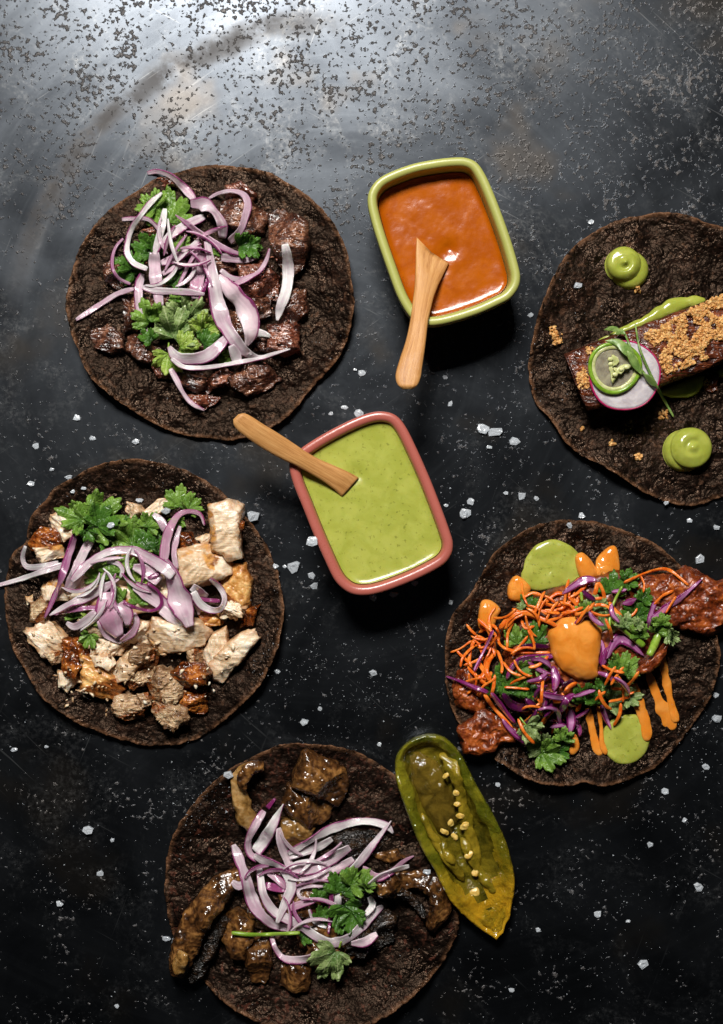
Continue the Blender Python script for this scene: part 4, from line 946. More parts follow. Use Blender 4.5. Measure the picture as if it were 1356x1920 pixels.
mush(C1, [(820,330),(980,280),(1110,280),(1190,330),(1140,440),(990,480),(860,420)], 7, 'dark mushroom piece framed by the right onion arch', M_mush_dark)
mush(C1, [(1130,450),(1300,410),(1360,470),(1220,520)], 5, 'flat brown mushroom scrap behind the right onion tips')
mush(C2, [(930,330),(1100,390),(1240,480),(1220,575),(1080,648),(950,570),(880,475)], 13, 'lower half of the largest mushroom block at the top', M_mush, facets=1)
mush(C2, [(1060,68),(1180,125),(1345,215),(1352,350),(1280,478),(1100,395),(960,335),(990,190)], 17, 'largest glossy mushroom block at the top', M_mush, slope=(80, .12), facets=2)
strip(C2, [(700,190),(600,215),(556,320),(566,440),(600,560),(670,660)], [80,110,112,120,136,110], M_mush_tan, 'mushroom_piece', 'curved tan mushroom slice at the top left', 'mushroom', G_MU, th=7, curv=-.1, e=.55, rough=.5, wob=.16)
strip(C2, [(740,190),(640,200),(580,290),(590,370)], [70,90,90,60], M_mush, 'mushroom_piece', 'wrinkled brown mushroom cap edge at the top left', 'mushroom', G_MU, th=5, curv=-.1, e=.9, rough=.8, wob=.2, zadd=-3)
strip(C3, [(440,540),(350,700),(290,850),(200,1040)], [110,130,130,90], M_mush_dark, 'mushroom_piece', 'black charred gill strip beside the long mushroom slab', 'mushroom', G_MU, th=7, curv=-.1, e=.9, rough=1.3, wob=.2)
strip(C3, [(575,215),(440,325),(320,465),(230,600),(160,750),(108,900),(88,990)], [110,180,210,220,200,160,110], M_mush, 'mushroom_piece', 'long brown mushroom slab at the left edge', 'mushroom', G_MU, th=9, curv=-.05, e=.5, rough=.6, wob=.1, zadd=-2)
strip(C3, [(140,820),(110,910),(100,985)], [100,110,90], M_mush_tan, 'mushroom_piece', 'cut tan tip of the long mushroom slab', 'mushroom', G_MU, th=4, e=.7, rough=.4, zadd=-2)
mush(C3, [(430,610),(540,520),(660,600),(650,740),(595,870),(500,850),(425,720)], 13, 'round brown mushroom cap below the green stem', M_mush, facets=1)
mush(C3, [(630,720),(720,690),(775,800),(805,900),(745,1050),(660,1050),(605,920)], 11, 'glossy mushroom wedge under the bottom onion loop', M_mush)
mush(C3, [(880,920),(1000,895),(1090,950),(1070,1110),(960,1120),(868,1070)], 9, 'brown mushroom slice left of the pale cilantro leaf', M_mush)
mush(C1, [(880,1140),(1000,1110),(1000,1220),(905,1270)], 6, 'small brown mushroom scrap right of the pale cilantro leaf', M_mush)
mush(C1, [(1000,860),(1180,840),(1300,920),(1260,1090),(1130,1170),(1000,1140)], 11, 'black charred mushroom at the right of the onion', M_mush_dark, nz=1.4, nf=3)
strip(C4, [(330,1160),(450,1120),(590,1120),(700,1190),(745,1290),(715,1400),(665,1490)], [80,120,150,160,150,120,70], M_mush, 'mushroom_piece', 'hooked brown mushroom slice reaching towards the pickled pepper', 'mushroom', G_MU, th=7, curv=-.3, e=.6, rough=.9, wob=.2)
strip(C4, [(330,1200),(450,1220),(560,1290),(620,1380)], [60,60,60,40], M_mush_dark, 'mushroom_piece', 'dark gill strip inside the hooked mushroom slice', 'mushroom', G_MU, th=5, e=.9, rough=.9, wob=.2)

mush(C1, [(880,760),(1020,700),(1120,780),(1080,920),(930,930)], 10, 'dark mushroom piece behind the dark cilantro sprig', M_mush_dark)
mush(C1, [(640,1120),(780,1090),(880,1160),(840,1270),(700,1290),(620,1220)], 8, 'brown mushroom slice below the bottom onion loop', M_mush)
mush(C1, [(1130,640),(1260,600),(1340,680),(1280,780),(1160,760)], 9, 'brown mushroom chunk below the right onion tips', M_mush)
mush(C1, [(180,820),(300,780),(380,900),(330,1020),(200,980)], 9, 'brown mushroom chunk left of the outer onion strip', M_mush)
mush(C1, [(930,1040),(1080,1010),(1130,1120),(1040,1220),(930,1190)], 9, 'dark mushroom piece under the lower right onion petal', M_mush_dark)

G_ON3 = 'red onion strips on the mushroom taco'
def on3(pts, w, label, skin=0, mat=None, **kw):
    return strip(C1, pts, w, mat or M_onion, 'onion_strip', label, 'onion', G_ON3, skin=skin, gain=.82, th=.95, **kw)
on3([(60,650),(110,685),(160,665)], [50,80,60], 'grey papery onion bit at the far left of the tangle', 0)
on3([(310,680),(390,700),(470,712)], [64,74,60], 'shaded purple onion strip inside the left loops', 2, M_onion_pink)
on3([(330,590),(410,640),(475,700)], [56,66,56], 'shaded onion strip under the big S curl', 1, M_onion_pink)
on3([(830,630),(855,750),(850,920)], [56,64,60], 'pale onion strip behind the dark purple splinter', 0)
on3([(640,860),(680,950),(770,995)], [34,44,36], 'small onion hook over the lower mushroom', 1)
sprig(C1, [(700,800,70,130,.3), (720,950,60,130,.35)], 'small dark cilantro bits in the middle of the onion', M_leaf_dark)
sprig(C1, [(570,1080,20,90,.3)], 'tiny dark cilantro bit above the bottom onion loop', M_leaf_dark)
on3([(385,30),(325,100)], [30,50], 'short purple onion tip at the top left', 2, M_onion_purple)
on3([(480,860),(580,822),(715,785)], [60,66,36], 'onion strip with dark purple lower edge at the centre', -1, M_onion_pink)
on3([(745,690),(650,688),(566,706),(572,768),(668,795)], [24,30,32,32,28], 'small white onion curl at the centre', 0, M_onion, roll=30)
on3([(410,250),(430,370),(470,480),(510,580)], [72,88,84,70], 'upright onion strip right of the pointed spike', 0, M_onion_pink)
on3([(70,375),(120,500),(165,640),(200,760),(260,880),(360,968),(470,1002),(575,1010)], [56,100,116,112,100,84,62,34], 'long outer onion strip curving along the left', -1)
on3([(300,120),(240,220),(182,340),(192,440),(250,490)], [72,76,62,68,80], 'onion loop start at the top left of the tangle', -1, M_onion_pink)
on3([(448,70),(380,200),(310,330),(240,430)], [12,82,112,116], 'pointed onion spike sticking up at the top', 1)
on3([(490,470),(600,430),(720,385),(810,330)], [60,74,76,60], 'lower strip of the right onion arch', 0, M_onion)
on3([(480,440),(600,370),(720,298),(860,232),(1000,202),(1120,204),(1225,238),(1268,290)], [54,74,86,86,76,76,76,30], 'long onion arch reaching out to the right', 1)
on3([(550,610),(680,632),(800,592),(900,530),(970,480)], [56,84,86,84,60], 'lower purple edged onion band at the centre', -1, M_onion_pink)
on3([(500,555),(620,560),(740,520),(850,450),(945,395)], [80,112,124,120,80], 'wide glossy onion band at the centre', -1)
on3([(1255,195),(1185,290),(1110,390),(1020,500),(915,600)], [12,44,70,82,50], 'diagonal onion strip closing the right arch', 1)
on3([(1040,540),(1150,562),(1260,525),(1425,460)], [60,76,66,14], 'pink onion tip pointing right above its twin', -1, M_onion_pink)
on3([(1085,670),(1180,602),(1290,562),(1390,535)], [44,52,56,36], 'white onion tip pointing right, the lower of two', 0)
on3([(260,540),(272,660),(310,780),(380,880),(480,935),(600,1000),(720,1080),(820,1110),(940,1070),(1045,975),(1150,870),(1195,835)], [66,72,80,84,90,94,94,92,94,86,70,40], 'longest onion strip sweeping under the tangle to the right', -1)
on3([(955,1115),(1060,1105),(1150,1045)], [50,96,70], 'pink onion petal at the lower right', -1, M_onion_pink)
on3([(1090,765),(1115,830),(1060,905)], [56,66,50], 'bright white onion stub at the right', 0)
on3([(350,1050),(385,1160),(450,1230),(560,1240),(680,1210),(790,1145)], [40,46,62,84,96,56], 'onion loop along the bottom of the tangle', -1, M_onion_pink)
on3([(230,450),(300,490),(400,525),(480,600),(508,690),(475,780),(432,880),(398,965)], [80,96,100,104,94,82,72,34], 'big S curled onion strip on top at the left', 1, M_onion)
on3([(800,640),(806,760),(802,880),(783,1045)], [18,36,42,16], 'dark purple onion splinter standing at the centre', 2, M_onion_purple)
slivers(C1, 560, 640, 380, 380, 12, 51, 'thin onion sliver lost in the mushroom taco tangle', G_ON3)
e_ = empty('cilantro_sprig', *unp(435, 1750, 15), 12, 'bright green cilantro stem lying across the mushrooms', 'cilantro')
strip(C1, [(58,1036),(200,1050),(380,1046),(570,1036)], [32,30,28,22], M_stem, 'stem', None, None, th=2.0, e=1.0, curv=0, parent=e_, nc=10)
sprig(C1, [(870,760,75,210,.3), (930,700,40,190,.25,M_leaf), (890,800,-70,260,.25), (1040,700,50,110,.3,M_leaf), (960,860,-95,170,.3)], 'dark cilantro sprig at the right of the onion tangle', M_leaf_dark, [(880,600),(875,760)])
sprig(C1, [(860,1150,236,260,.12)], 'pale grey green cilantro leaf at the bottom', M_leaf_pale, [(880,1100),(865,1150)])

# ------------------------------------------------------------------ pickled pepper
def pepper():
    sd = nseed(); nA = 150
    O = spline(C4([(405,215),(430,150),(500,80),(590,35),(680,22),(760,40),(830,90),(890,160),(940,250),(1000,370),(1060,480),(1120,580),(1180,700),(1230,810),(1265,920),(1290,1030),(1303,1130),(1295,1250),(1278,1340),(1268,1410),(1240,1450),(1215,1525),(1185,1552),(1168,1580),(1130,1550),(1050,1500),(960,1430),(880,1340),(810,1260),(750,1150),(690,1030),(640,950),(570,820),(510,670),(460,530),(420,410),(403,300)]), nA, True)[::-1]
    x, y = unp(O[:, 0], O[:, 1], 9); P = np.stack([x, y], 1)
    if np.sum(x * np.roll(y, -1) - np.roll(x, -1) * y) < 0: P = P[::-1]
    ax = spline(C4([(600,190),(720,420),(850,700),(960,950),(1070,1180),(1150,1380)]), 60)
    axx, axy = unp(ax[:, 0], ax[:, 1], 9); A = np.stack([axx, axy], 1)
    ci = np.argmin(((P[:, None] - A[None]) ** 2).sum(-1), 1); Cn = A[ci]
    # soften the jumps of the nearest axis point
    for k in range(14): Cn = (np.roll(Cn, 1, 0) + Cn + np.roll(Cn, -1, 0)) / 3
    tt = ci / 59.0
    for k in range(6): tt = (np.roll(tt, 1) + tt + np.roll(tt, -1)) / 3
    base0 = float(np.percentile(hsample(P[:, 0], P[:, 1]), 20))
    # profile from the underside round the rim into the hollow: (fraction of the way to the axis, height)
    prof = [(.45, .2), (.22, .8), (.08, 3.0), (.02, 6.0), (0, 9.0), (.02, 11.6), (.07, 12.6), (.14, 12.6), (.22, 12.0), (.29, 11.2), (.34, 10.2), (.38, 9.0), (.42, 8.0), (.48, 7.2), (.60, 6.4), (.75, 6.0), (.99, 5.8)]
    rows = []
    for f, z in prof:
        shallow = np.clip((tt - .80) / .2, 0, 1)
        zz = np.where(f > .2, z * (1 - shallow) + 10.5 * shallow, z)
        zz = zz * (1 - .30 * np.clip((tt - .85) / .15, 0, 1))
        ff = f + (.07 * fbm(xyz(P[:, 0] / 9, P[:, 1] / 9, 1.3), sd + 2, 3) if .2 < f < .7 else 0 * tt)
        Q = P + (Cn - P) * np.asarray(ff)[:, None]
        zz = zz + .9 * fbm(xyz(Q[:, 0] / 5, Q[:, 1] / 5, f * 5), sd, 3) * (1 if f > 0.05 else .4)
        gz = hsample(Q[:, 0], Q[:, 1])
        zz = zz + np.minimum(gz, 6) * .35
        rows.append(np.concatenate([Q, np.maximum(zz, .1)[:, None]], 1))
    V = np.concatenate(rows); n = len(prof)
    F = grid_faces(n, nA, True).tolist(); F.append(list(range(nA))[::-1]); F.append([(n - 1) * nA + k for k in range(nA)])
    cx, cy = P.mean(0)
    e = empty('pickled_pepper', cx, cy, 0.1, 'halved pickled green pepper with seeds, lying cut side up', 'pepper')
    fo = mk('flesh', V, F, M_pickle, e, dict(tt=np.tile(np.clip((tt - .55) / .4, 0, 1), n)))
    fo.data.materials.append(M_pickle_floor)
    for pg in fo.data.polygons:
        if pg.index >= 10 * nA and pg.index < (n - 1) * nA: pg.material_index = 1 if (tt[pg.index % nA] + (pg.index // nA - 13) * -.04 + .12 * math.sin(pg.index * 12.9898) * math.sin(pg.index % nA * .7) < .80) else 0
    chunk(C4, [(510,190),(600,150),(700,210),(770,320),(820,440),(860,560),(870,680),(850,770),(780,780),(700,720),(620,600),(550,460),(505,320)], 5.5, M_pickle_in, 'membrane', None, None, p=2.2, nz=1.0, nf=5.0, jag=2.5, facets=0, parent=e, base=5.0, crisp=False, ridge=.5)
    strip(C4, [(740,170),(830,280),(880,420),(920,600),(960,760),(1000,900),(1040,1010)], [80,100,92,88,88,80,48], M_pickle_rib, 'rib', None, None, th=3.6, parent=e, e=1, sink=2.2, rough=.5, taper=(.2, .2), wob=.3, curv=0)
    strip(C4, [(600,620),(680,780),(760,900),(860,1030),(920,1130)], [52,72,80,72,48], M_pickle_rib, 'rib', None, None, th=3.6, parent=e, e=1, sink=2.2, rough=.5, taper=(.2, .2), wob=.3, curv=0)
    strip(C4, [(760,830),(790,930),(850,1000)], [48,60,48], M_pickle_rib, 'rib', None, None, th=3.0, parent=e, e=1, sink=2.0, rough=.5, taper=(.2, .2), wob=.3, curv=0)
    strip(C4, [(900,800),(960,920),(1020,1030),(1080,1120),(1150,1220)], [60,80,80,80,60], M_pickle_rib, 'rib', None, None, th=3.6, parent=e, e=1, sink=2.2, rough=.5, taper=(.2, .2), wob=.3, curv=0)
    for (sx, sy, ra, rb, an) in [(800,340,22,40,60),(856,476,36,30,30),(868,560,30,48,70),(884,640,26,42,95),(916,708,32,48,60),(858,792,40,46,30),(788,760,28,50,120),(822,700,30,36,20),(950,935,38,50,50),(995,1072,40,46,20),(1010,1222,40,52,80),(1082,1280,18,22,0)]:
        rj = random.Random(sx); ra, rb, sx, sy = ra * rj.uniform(.6, .95), rb * rj.uniform(.6, .95), sx + rj.uniform(-14, 14), sy + rj.uniform(-8, 8)
        ring = [(sx + ra * math.cos(t) * math.cos(math.radians(an)) * 1.0 - rb * math.sin(t) * math.sin(math.radians(an)) * .8, sy + ra * math.cos(t) * math.sin(math.radians(an)) + rb * math.sin(t) * math.cos(math.radians(an)) * .9) for t in np.linspace(0, 6.283, 9)[:-1]]
        chunk(C4, ring, 1.1, M_seed, 'seed', None, None, p=3.0, nz=.4, nf=1.6, facets=2, parent=e, sink=.75, na=20, nr=7, crisp=False)
pepper()
# ------------------------------------------------------------------ fried fish taco
G_FI = 'battered fried fish pieces'
chunk(D0, [(480,150),(560,130),(640,165),(690,220),(735,300),(640,340),(480,375),(415,345),(398,290),(430,205)], 1.9, M_green, 'sauce_puddle', 'larger green sauce puddle at the top of the fish taco', 'sauce', 'green sauce puddles', p=2.6, nz=.12, facets=0, follow=True, crisp=False, side=.2)
chunk(D0, [(790,1040),(850,975),(960,968),(1008,1060),(992,1140),(930,1192),(850,1192),(795,1130)], 1.7, M_green, 'sauce_puddle', 'green sauce puddle at the bottom of the fish taco', 'sauce', 'green sauce puddles', p=2.6, nz=.12, facets=0, follow=True, crisp=False, side=.2)
G_OS = 'orange sauce drips on the fish taco'
def osp(v, o, label, h=3.0): chunk(v, o, h, M_aioli, 'sauce_puddle', label, 'sauce', G_OS, p=2.2, nz=.1, facets=0, follow=True, crisp=False, side=.25)
osp(D0, [(655,225),(690,192),(738,235),(765,305),(690,325)], 'orange sauce drop on the right edge of the green puddle', 4.5)
osp(D0, [(755,230),(815,165),(855,175),(862,295),(760,310)], 'orange sauce drop right of the larger green puddle', 3.5)
osp(D0, [(338,345),(380,302),(445,360),(405,420),(342,415)], 'orange sauce drop at the lower left of the green puddle', 4.0)
osp(D0, [(205,435),(250,418),(302,460),(285,505),(262,560),(198,552)], 'orange sauce drop at the far left above the carrots', 4.0)
def odrip(pts, w, label): strip(D2, pts, w, M_aioli, 'sauce_drip', label, 'sauce', G_OS, th=1.5, curv=0, e=1.0, gain=.86, taper=(.8, .35), rollvar=0, wob=.24, sink=.7, flat=True, rough=.2)
odrip([(790,1030),(845,1180),(895,1300),(955,1410),(985,1475)], [60,80,110,128,96], 'long orange drip ending at the lower right')
odrip([(890,900),(925,1080),(955,1230),(1005,1420)], [80,76,76,80], 'orange drip joining the long one from above')
odrip([(680,1130),(730,1300),(775,1430),(785,1560)], [80,90,96,80], 'orange drip running into the bottom green puddle')
odrip([(340,1310),(370,1450),(400,1580),(440,1665)], [52,62,72,84], 'orange drip left of the bottom green puddle')
odrip([(420,1300),(440,1440),(450,1580),(480,1660)], [40,40,44,60], 'orange drip along the left rim of the bottom puddle')
strip(D1, [(975,1270),(990,1350),(968,1420)], [60,86,70], M_aioli, 'sauce_drip', 'short orange drip below the cabbage', 'sauce', G_OS, th=3.4, curv=0, e=1, taper=(.8, .4), rollvar=0, sink=.9)

def fish(v, o, h, label, **kw): return chunk(v, o, h, M_fish, 'fried_fish', label, 'fish', G_FI, p=kw.pop('p', 4.0), nz=kw.pop('nz', 1.3) * 1.1, nf=6.0, ridge=.7, jag=1.6, crisp=False, facets=kw.pop('facets', 0), na=110, nr=24, **kw)
fish(D0, [(400,430),(520,380),(660,320),(760,305),(900,300),(1000,330),(1060,450),(1080,600),(1040,690),(940,760),(820,800),(650,880),(500,980),(400,930),(330,760),(320,560)], 11, 'fried fish fillet hidden under the slaw')
fish(D1, [(105,800),(200,755),(330,890),(350,1000),(260,1095),(130,1075),(85,960)], 7, 'dark fried fish lump at the left below the carrots')
fish(D1, [(115,1250),(200,1165),(270,1080),(390,1095),(490,1180),(575,1300),(450,1350),(375,1412),(280,1434),(175,1392)], 8, 'glossy fried fish end sticking out at the lower left')
fish(D2, [(720,1010),(800,940),(890,860),(950,800),(930,900),(845,1005),(760,1045)], 8, 'small fried fish flap above the orange drips', nz=.7)
fish(D2, [(1010,290),(1130,268),(1235,310),(1290,362),(1400,345),(1490,420),(1490,640),(1350,730),(1240,764),(1130,745),(1010,705),(930,640),(820,600),(700,520),(650,420),(720,330),(860,300)], 9, 'large fried fish end leaving the photo at the right', nz=1.5)

G_CA, G_CB = 'carrot shreds in the slaw', 'purple cabbage shreds in the slaw'
def car(v, pts, w, label): strip(v, pts, w * .6, M_carrot, 'carrot_shred', label, 'carrot', G_CA, th=(w * .6) / v.k * K * .7, curv=0, e=.6, taper=(.35, .35), wob=.2, sink=.7, rollvar=40, stiff=10, nc=10)
def cab(v, pts, w, label, mat=None, skin=3, **kw): strip(v, pts, w, mat or M_cab, 'cabbage_shred', label, 'cabbage', G_CB, th=1.5, skin=skin, sink=.8, stiff=10, taper=(.3, .3), rollvar=55, wob=.16, gain=.8, **kw)
def cil(v, l, label, mat=None, stem=None, **kw): sprig(v, [(q[0], q[1], q[2], q[3] * .76) + tuple(q[4:]) for q in l], label, mat or M_leaf, stem, 'cilantro in the slaw', **kw)

cil(D1, [(640,330,80,160,.3), (610,330,140,90,.3,M_leaf_pale)], 'cilantro leaf below the upper fish edge', M_leaf_dark)
cil(D2, [(520,470,85,230,.25), (600,360,20,160,.3)], 'dark cilantro leaf at the top edge of the slaw', M_leaf_dark)
cil(D1, [(560,610,95,210,.2), (700,600,95,220,.25,M_leaf_dark)], 'broad green cilantro leaf left of the orange dollop', M_leaf)
cil(D1, [(430,980,88,290,.4,M_leaf_dark), (520,990,80,260,.3), (660,1010,75,200,.3,M_leaf_dark), (680,950,-50,160,.3)], 'dark cilantro cluster in the left of the slaw', M_leaf_dark, [(430,990),(425,880)])
cil(D2, [(700,650,80,230,.3), (740,520,60,150,.3)], 'dark cilantro leaf right of the thin stem', M_leaf_dark)
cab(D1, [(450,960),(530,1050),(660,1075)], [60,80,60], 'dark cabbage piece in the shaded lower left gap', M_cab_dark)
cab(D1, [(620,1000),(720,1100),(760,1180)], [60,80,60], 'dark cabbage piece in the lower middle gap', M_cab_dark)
car(D1, [(740,1200),(790,1125),(840,1070)], 60, 'carrot shred in the lower cabbage nest')
car(D1, [(700,1050),(800,1030),(890,1020)], 50, 'carrot shred behind the lower cabbage nest')
car(D1, [(990,980),(1030,1045),(1000,1100)], 46, 'carrot shred right of the lower cabbage nest')
car(D1, [(650,880),(740,870),(820,830)], 46, 'carrot shred under the orange dollop, lower left')
car(D1, [(280,860),(320,780),(330,700),(380,640)], 56, 'thick carrot shred inside the left carrot heap')
car(D1, [(260,830),(320,850),(370,800)], 60, 'carrot shred at the base of the left heap')
car(D1, [(262,720),(312,800),(290,860),(345,905)], 50, 'wavy carrot shred in the left heap')
car(D1, [(370,540),(385,650),(345,720),(330,800),(362,872)], 60, 'upright thick carrot shred in the left heap')
car(D1, [(240,610),(310,570),(352,640)], 42, 'carrot shred bridging the left heap')
car(D1, [(262,520),(222,600),(200,700),(202,780),(262,832)], 42, 'curved carrot shred on the outside of the left heap')
car(D1, [(158,750),(240,722),(310,690)], 36, 'carrot shred poking out left of the heap')
car(D1, [(178,440),(215,490),(255,525)], 34, 'carrot tip pointing up left beside the orange drop')
car(D1, [(392,820),(384,900),(360,992)], 40, 'carrot shred hanging straight down from the left heap')
car(D1, [(305,955),(370,1050),(440,1130),(525,1225)], 46, 'carrot shred beside the long slanting cabbage shred')
car(D1, [(485,620),(490,510),(535,420)], 34, 'carrot shred along the broad green leaf, left side')
car(D1, [(590,405),(620,472),(690,455)], 36, 'hooked carrot shred over the broad green leaf')
car(D1, [(650,510),(672,560),(700,590)], 30, 'short carrot shred beside the hooked one')
car(D1, [(780,350),(880,330),(1000,330)], 40, 'carrot shred low in the upper tangle')
car(D1, [(520,325),(600,360),(700,395),(760,420)], 36, 'carrot shred at the left of the upper tangle')
car(D1, [(600,245),(680,205),(760,230)], 32, 'thin carrot shred along the fish edge')
car(D1, [(650,345),(760,285),(850,215),(910,215)], 50, 'thick carrot shred arching in the upper tangle')
car(D1, [(720,270),(820,300),(900,290)], 40, 'carrot shred crossing under the arched one')
car(D1, [(740,340),(870,335),(970,250),(1065,165)], 46, 'long carrot shred rising to the upper right')
car(D1, [(780,425),(900,375),(1000,300),(1015,225)], 42, 'bent carrot shred above the orange dollop')
car(D1, [(880,270),(950,320),(1020,400)], 36, 'carrot shred running down to the orange dollop')
car(D1, [(985,240),(1000,310),(990,380)], 34, 'upright carrot shred above the orange dollop')
car(D1, [(820,475),(920,425),(1020,390)], 42, 'carrot shred resting against the dollop top')
car(D1, [(425,475),(500,385),(620,358),(740,400),(860,455)], 60, 'thickest long carrot shred leading to the dollop')
car(D1, [(270,505),(370,450),(422,510),(420,575),(475,625),(600,652),(810,655)], 38, 'longest carrot shred snaking from the left heap')
car(D1, [(1070,285),(1140,215),(1165,135),(1205,200),(1225,335)], 46, 'looped carrot shred at the top centre')
car(D2, [(500,515),(550,590),(600,625)], 62, 'thick carrot piece behind the thin cilantro stem')
car(D2, [(640,635),(690,600),(712,560)], 34, 'carrot shred on the dark right leaf')
rc = random.Random(21)
for (x_, y_, dx_, dy_, n_) in [(300,690,120,200,16), (860,300,240,120,16), (560,420,170,110,5), (860,1060,180,130,8)]:
    for k in range(n_):
        qx, qy = x_ + rc.uniform(-dx_, dx_), y_ + rc.uniform(-dy_, dy_); an = rc.uniform(0, 6.283); bend = rc.uniform(-.7, .7); pts = [(qx, qy)]
        for j in range(4):
            qx += rc.uniform(34, 60) * math.cos(an); qy += rc.uniform(34, 60) * math.sin(an); an += bend * .6; pts.append((qx, qy))
        car(D1, pts, rc.uniform(26, 40), 'thin orange carrot shred lost in the ' + {300: 'left carrot heap', 860: 'carrot tangle above the dollop', 560: 'carrots over the broad leaf'}[x_] if y_ != 1060 else 'thin orange carrot shred lost in the lower cabbage nest')
for k in range(16):
    qx, qy = 820 + rc.uniform(-220, 200), 1040 + rc.uniform(-150, 150); an = rc.uniform(0, 6.283); pts = [(qx, qy)]
    for j in range(3): qx += 52 * math.cos(an); qy += 52 * math.sin(an); an += rc.uniform(-.7, .7); pts.append((qx, qy))
    cab(D1, pts, [22, rc.uniform(36, 52), rc.uniform(30, 50), 20], 'small purple cabbage shred lost in the lower nest', M_cab if k % 2 else M_cab_dark)
cab(D1, [(895,215),(990,150),(1080,108),(1155,110)], [24,62,84,50], 'wide purple cabbage strip along the upper fish edge')
cab(D2, [(300,430),(340,470),(400,500)], [50,60,40], 'cabbage piece under the looped carrot', M_cab_dark)
cab(D2, [(520,440),(590,432),(635,420)], [36,44,28], 'small bright cabbage shred at the top', M_cab)
cab(D1, [(380,485),(330,600),(282,700),(238,795)], [22,28,28,30], 'straight cabbage splinter over the left carrot heap', M_cab)
cab(D1, [(25,832),(130,868),(240,918),(345,952)], [18,30,46,46], 'cabbage shred reaching out past the left tortilla edge', M_cab)
cab(D1, [(365,955),(430,1040),(490,1120),(545,1185)], [46,58,56,40], 'cabbage shred slanting down at the lower left')
cab(D1, [(445,1150),(500,1222),(560,1282),(630,1348)], [24,46,56,30], 'lowest slanting cabbage shred above the fish end')
cab(D1, [(585,605),(700,602),(805,612)], [36,44,34], 'cabbage shred beside the snaking carrot', M_cab_dark)
cab(D1, [(478,855),(530,752),(620,700),(740,690),(838,680)], [28,62,74,66,36], 'large bent cabbage shred left of the dollop')
cil(D1, [(570,780,5,150,.35), (690,760,5,150,.35)], 'folded narrow cilantro leaf below the bent cabbage', M_leaf)
cab(D1, [(830,755),(850,850),(832,945)], [60,74,40], 'short wide cabbage shred below the dollop')
cab(D1, [(740,960),(840,985),(950,1000)], [46,56,46], 'horizontal cabbage shred in the lower nest')
cab(D1, [(895,905),(960,885),(1025,935)], [46,56,46], 'cabbage shred under the right corner of the dollop', M_cab_dark)
cab(D1, [(885,1105),(930,1010),(990,965)], [56,66,50], 'upright wide cabbage shred in the lower nest')
cab(D1, [(715,1085),(800,1068),(865,1100),(882,1190),(935,1245)], [30,38,38,38,30], 'curled cabbage shred in the lower nest')
cab(D1, [(805,1215),(900,1200),(960,1250)], [32,42,30], 'lowest cabbage shred of the nest')
cab(D1, [(955,1260),(965,1170),(955,1075)], [60,84,56], 'pale centred cabbage piece at the right of the nest')
cab(D1, [(995,1145),(1050,1115),(1105,1078)], [24,30,22], 'thin cabbage shred pointing right from the nest', M_cab)
cab(D1, [(1188,1045),(1222,1140),(1265,1235)], [40,52,16], 'cabbage tip hanging over the bottom green puddle')
cab(D1, [(1185,555),(1205,640),(1180,745)], [34,44,34], 'magenta cabbage edge right of the dollop', M_cab)
cab(D2, [(445,1000),(470,920),(500,850)], [50,66,50], 'pale cabbage piece hugging the dollop')
cab(D2, [(478,945),(520,852),(580,790),(660,832),(768,922)], [46,74,96,84,14], 'large arched cabbage shred right of the dollop')
cab(D2, [(600,530),(660,512),(705,488)], [38,56,20], 'bright cabbage scrap on the dark leaf', M_cab)
cab(D2, [(785,755),(808,640),(842,515)], [22,52,48], 'upright cabbage shred left of the right fish end')
cab(D2, [(815,645),(920,562),(1040,480),(1200,342)], [56,66,60,14], 'long cabbage shred lying on the right fish end')
car(D2, [(610,372),(740,312),(880,268),(960,280),(1040,340),(1098,392)], 36, 'long arched carrot shred over the right fish end')
car(D2, [(738,318),(762,380),(756,445)], 28, 'thin carrot shred hanging from the long arched one')
car(D2, [(838,535),(900,470),(985,428)], 34, 'carrot shred above the long cabbage shred')
car(D2, [(925,600),(960,540),(1005,470)], 28, 'reddish carrot shred crossing the long cabbage shred')
cil(D2, [(420,620,100,220,.2), (480,740,85,220,.35), (330,620,110,150,.3,M_leaf)], 'pale cilantro leaf above the right of the dollop', M_leaf_pale)
cil(D2, [(620,720,80,160,.25), (730,800,95,200,.25,M_leaf), (700,700,30,90,.3)], 'pale cilantro leaves beside the thick green stem', M_leaf_pale, [(515,640),(600,710),(690,780),(760,845)], stem_w=52)
cil(D2, [(860,760,70,190,.35), (900,700,95,130,.3)], 'green cilantro leaf left of the right fish end', M_leaf, [(915,650),(870,760),(800,915)], stem_w=60)
cil(D2, [(930,760,-25,140,.2)], 'pale cilantro tip over the right tortilla half', M_leaf_pale)
cil(D2, [(590,1060,75,240,.2,M_leaf), (620,1080,40,160,.25,M_leaf), (560,1050,120,140,.3,M_leaf_dark)], 'wide cilantro leaf below the arched cabbage', M_leaf)
cil(D2, [(330,1290,85,230,.35,M_leaf_dark), (430,1190,70,150,.35,M_leaf_dark), (400,1290,95,160,.35)], 'dark cilantro leaves hanging below the dollop', M_leaf_dark)
cil(D2, [(480,1260,25,240,.3), (600,1240,10,190,.3)], 'silvery cilantro cluster at the lower right of the slaw', M_leaf_pale)
cil(D1, [(620,1180,-50,200,.25,M_leaf_pale), (760,1400,120,190,.15,M_leaf_pale), (800,1400,20,200,.4,M_leaf_dark), (720,1400,-20,250,.35), (900,1330,80,160,.3)], 'large cilantro leaf at the bottom of the slaw', M_leaf, [(580,1140),(650,1230)])
car(D1, [(565,1150),(612,1250),(690,1340)], 40, 'carrot shred next to the large bottom cilantro leaf')
car(D1, [(915,945),(960,905),(1010,880)], 52, 'carrot shred poking from under the dollop bottom')
car(D2, [(515,1160),(600,1165),(672,1110),(725,1035)], 36, 'curved carrot shred on the wide cilantro leaf')
car(D2, [(395,1255),(435,1215),(475,1185)], 34, 'short carrot shred on the dark hanging leaves')
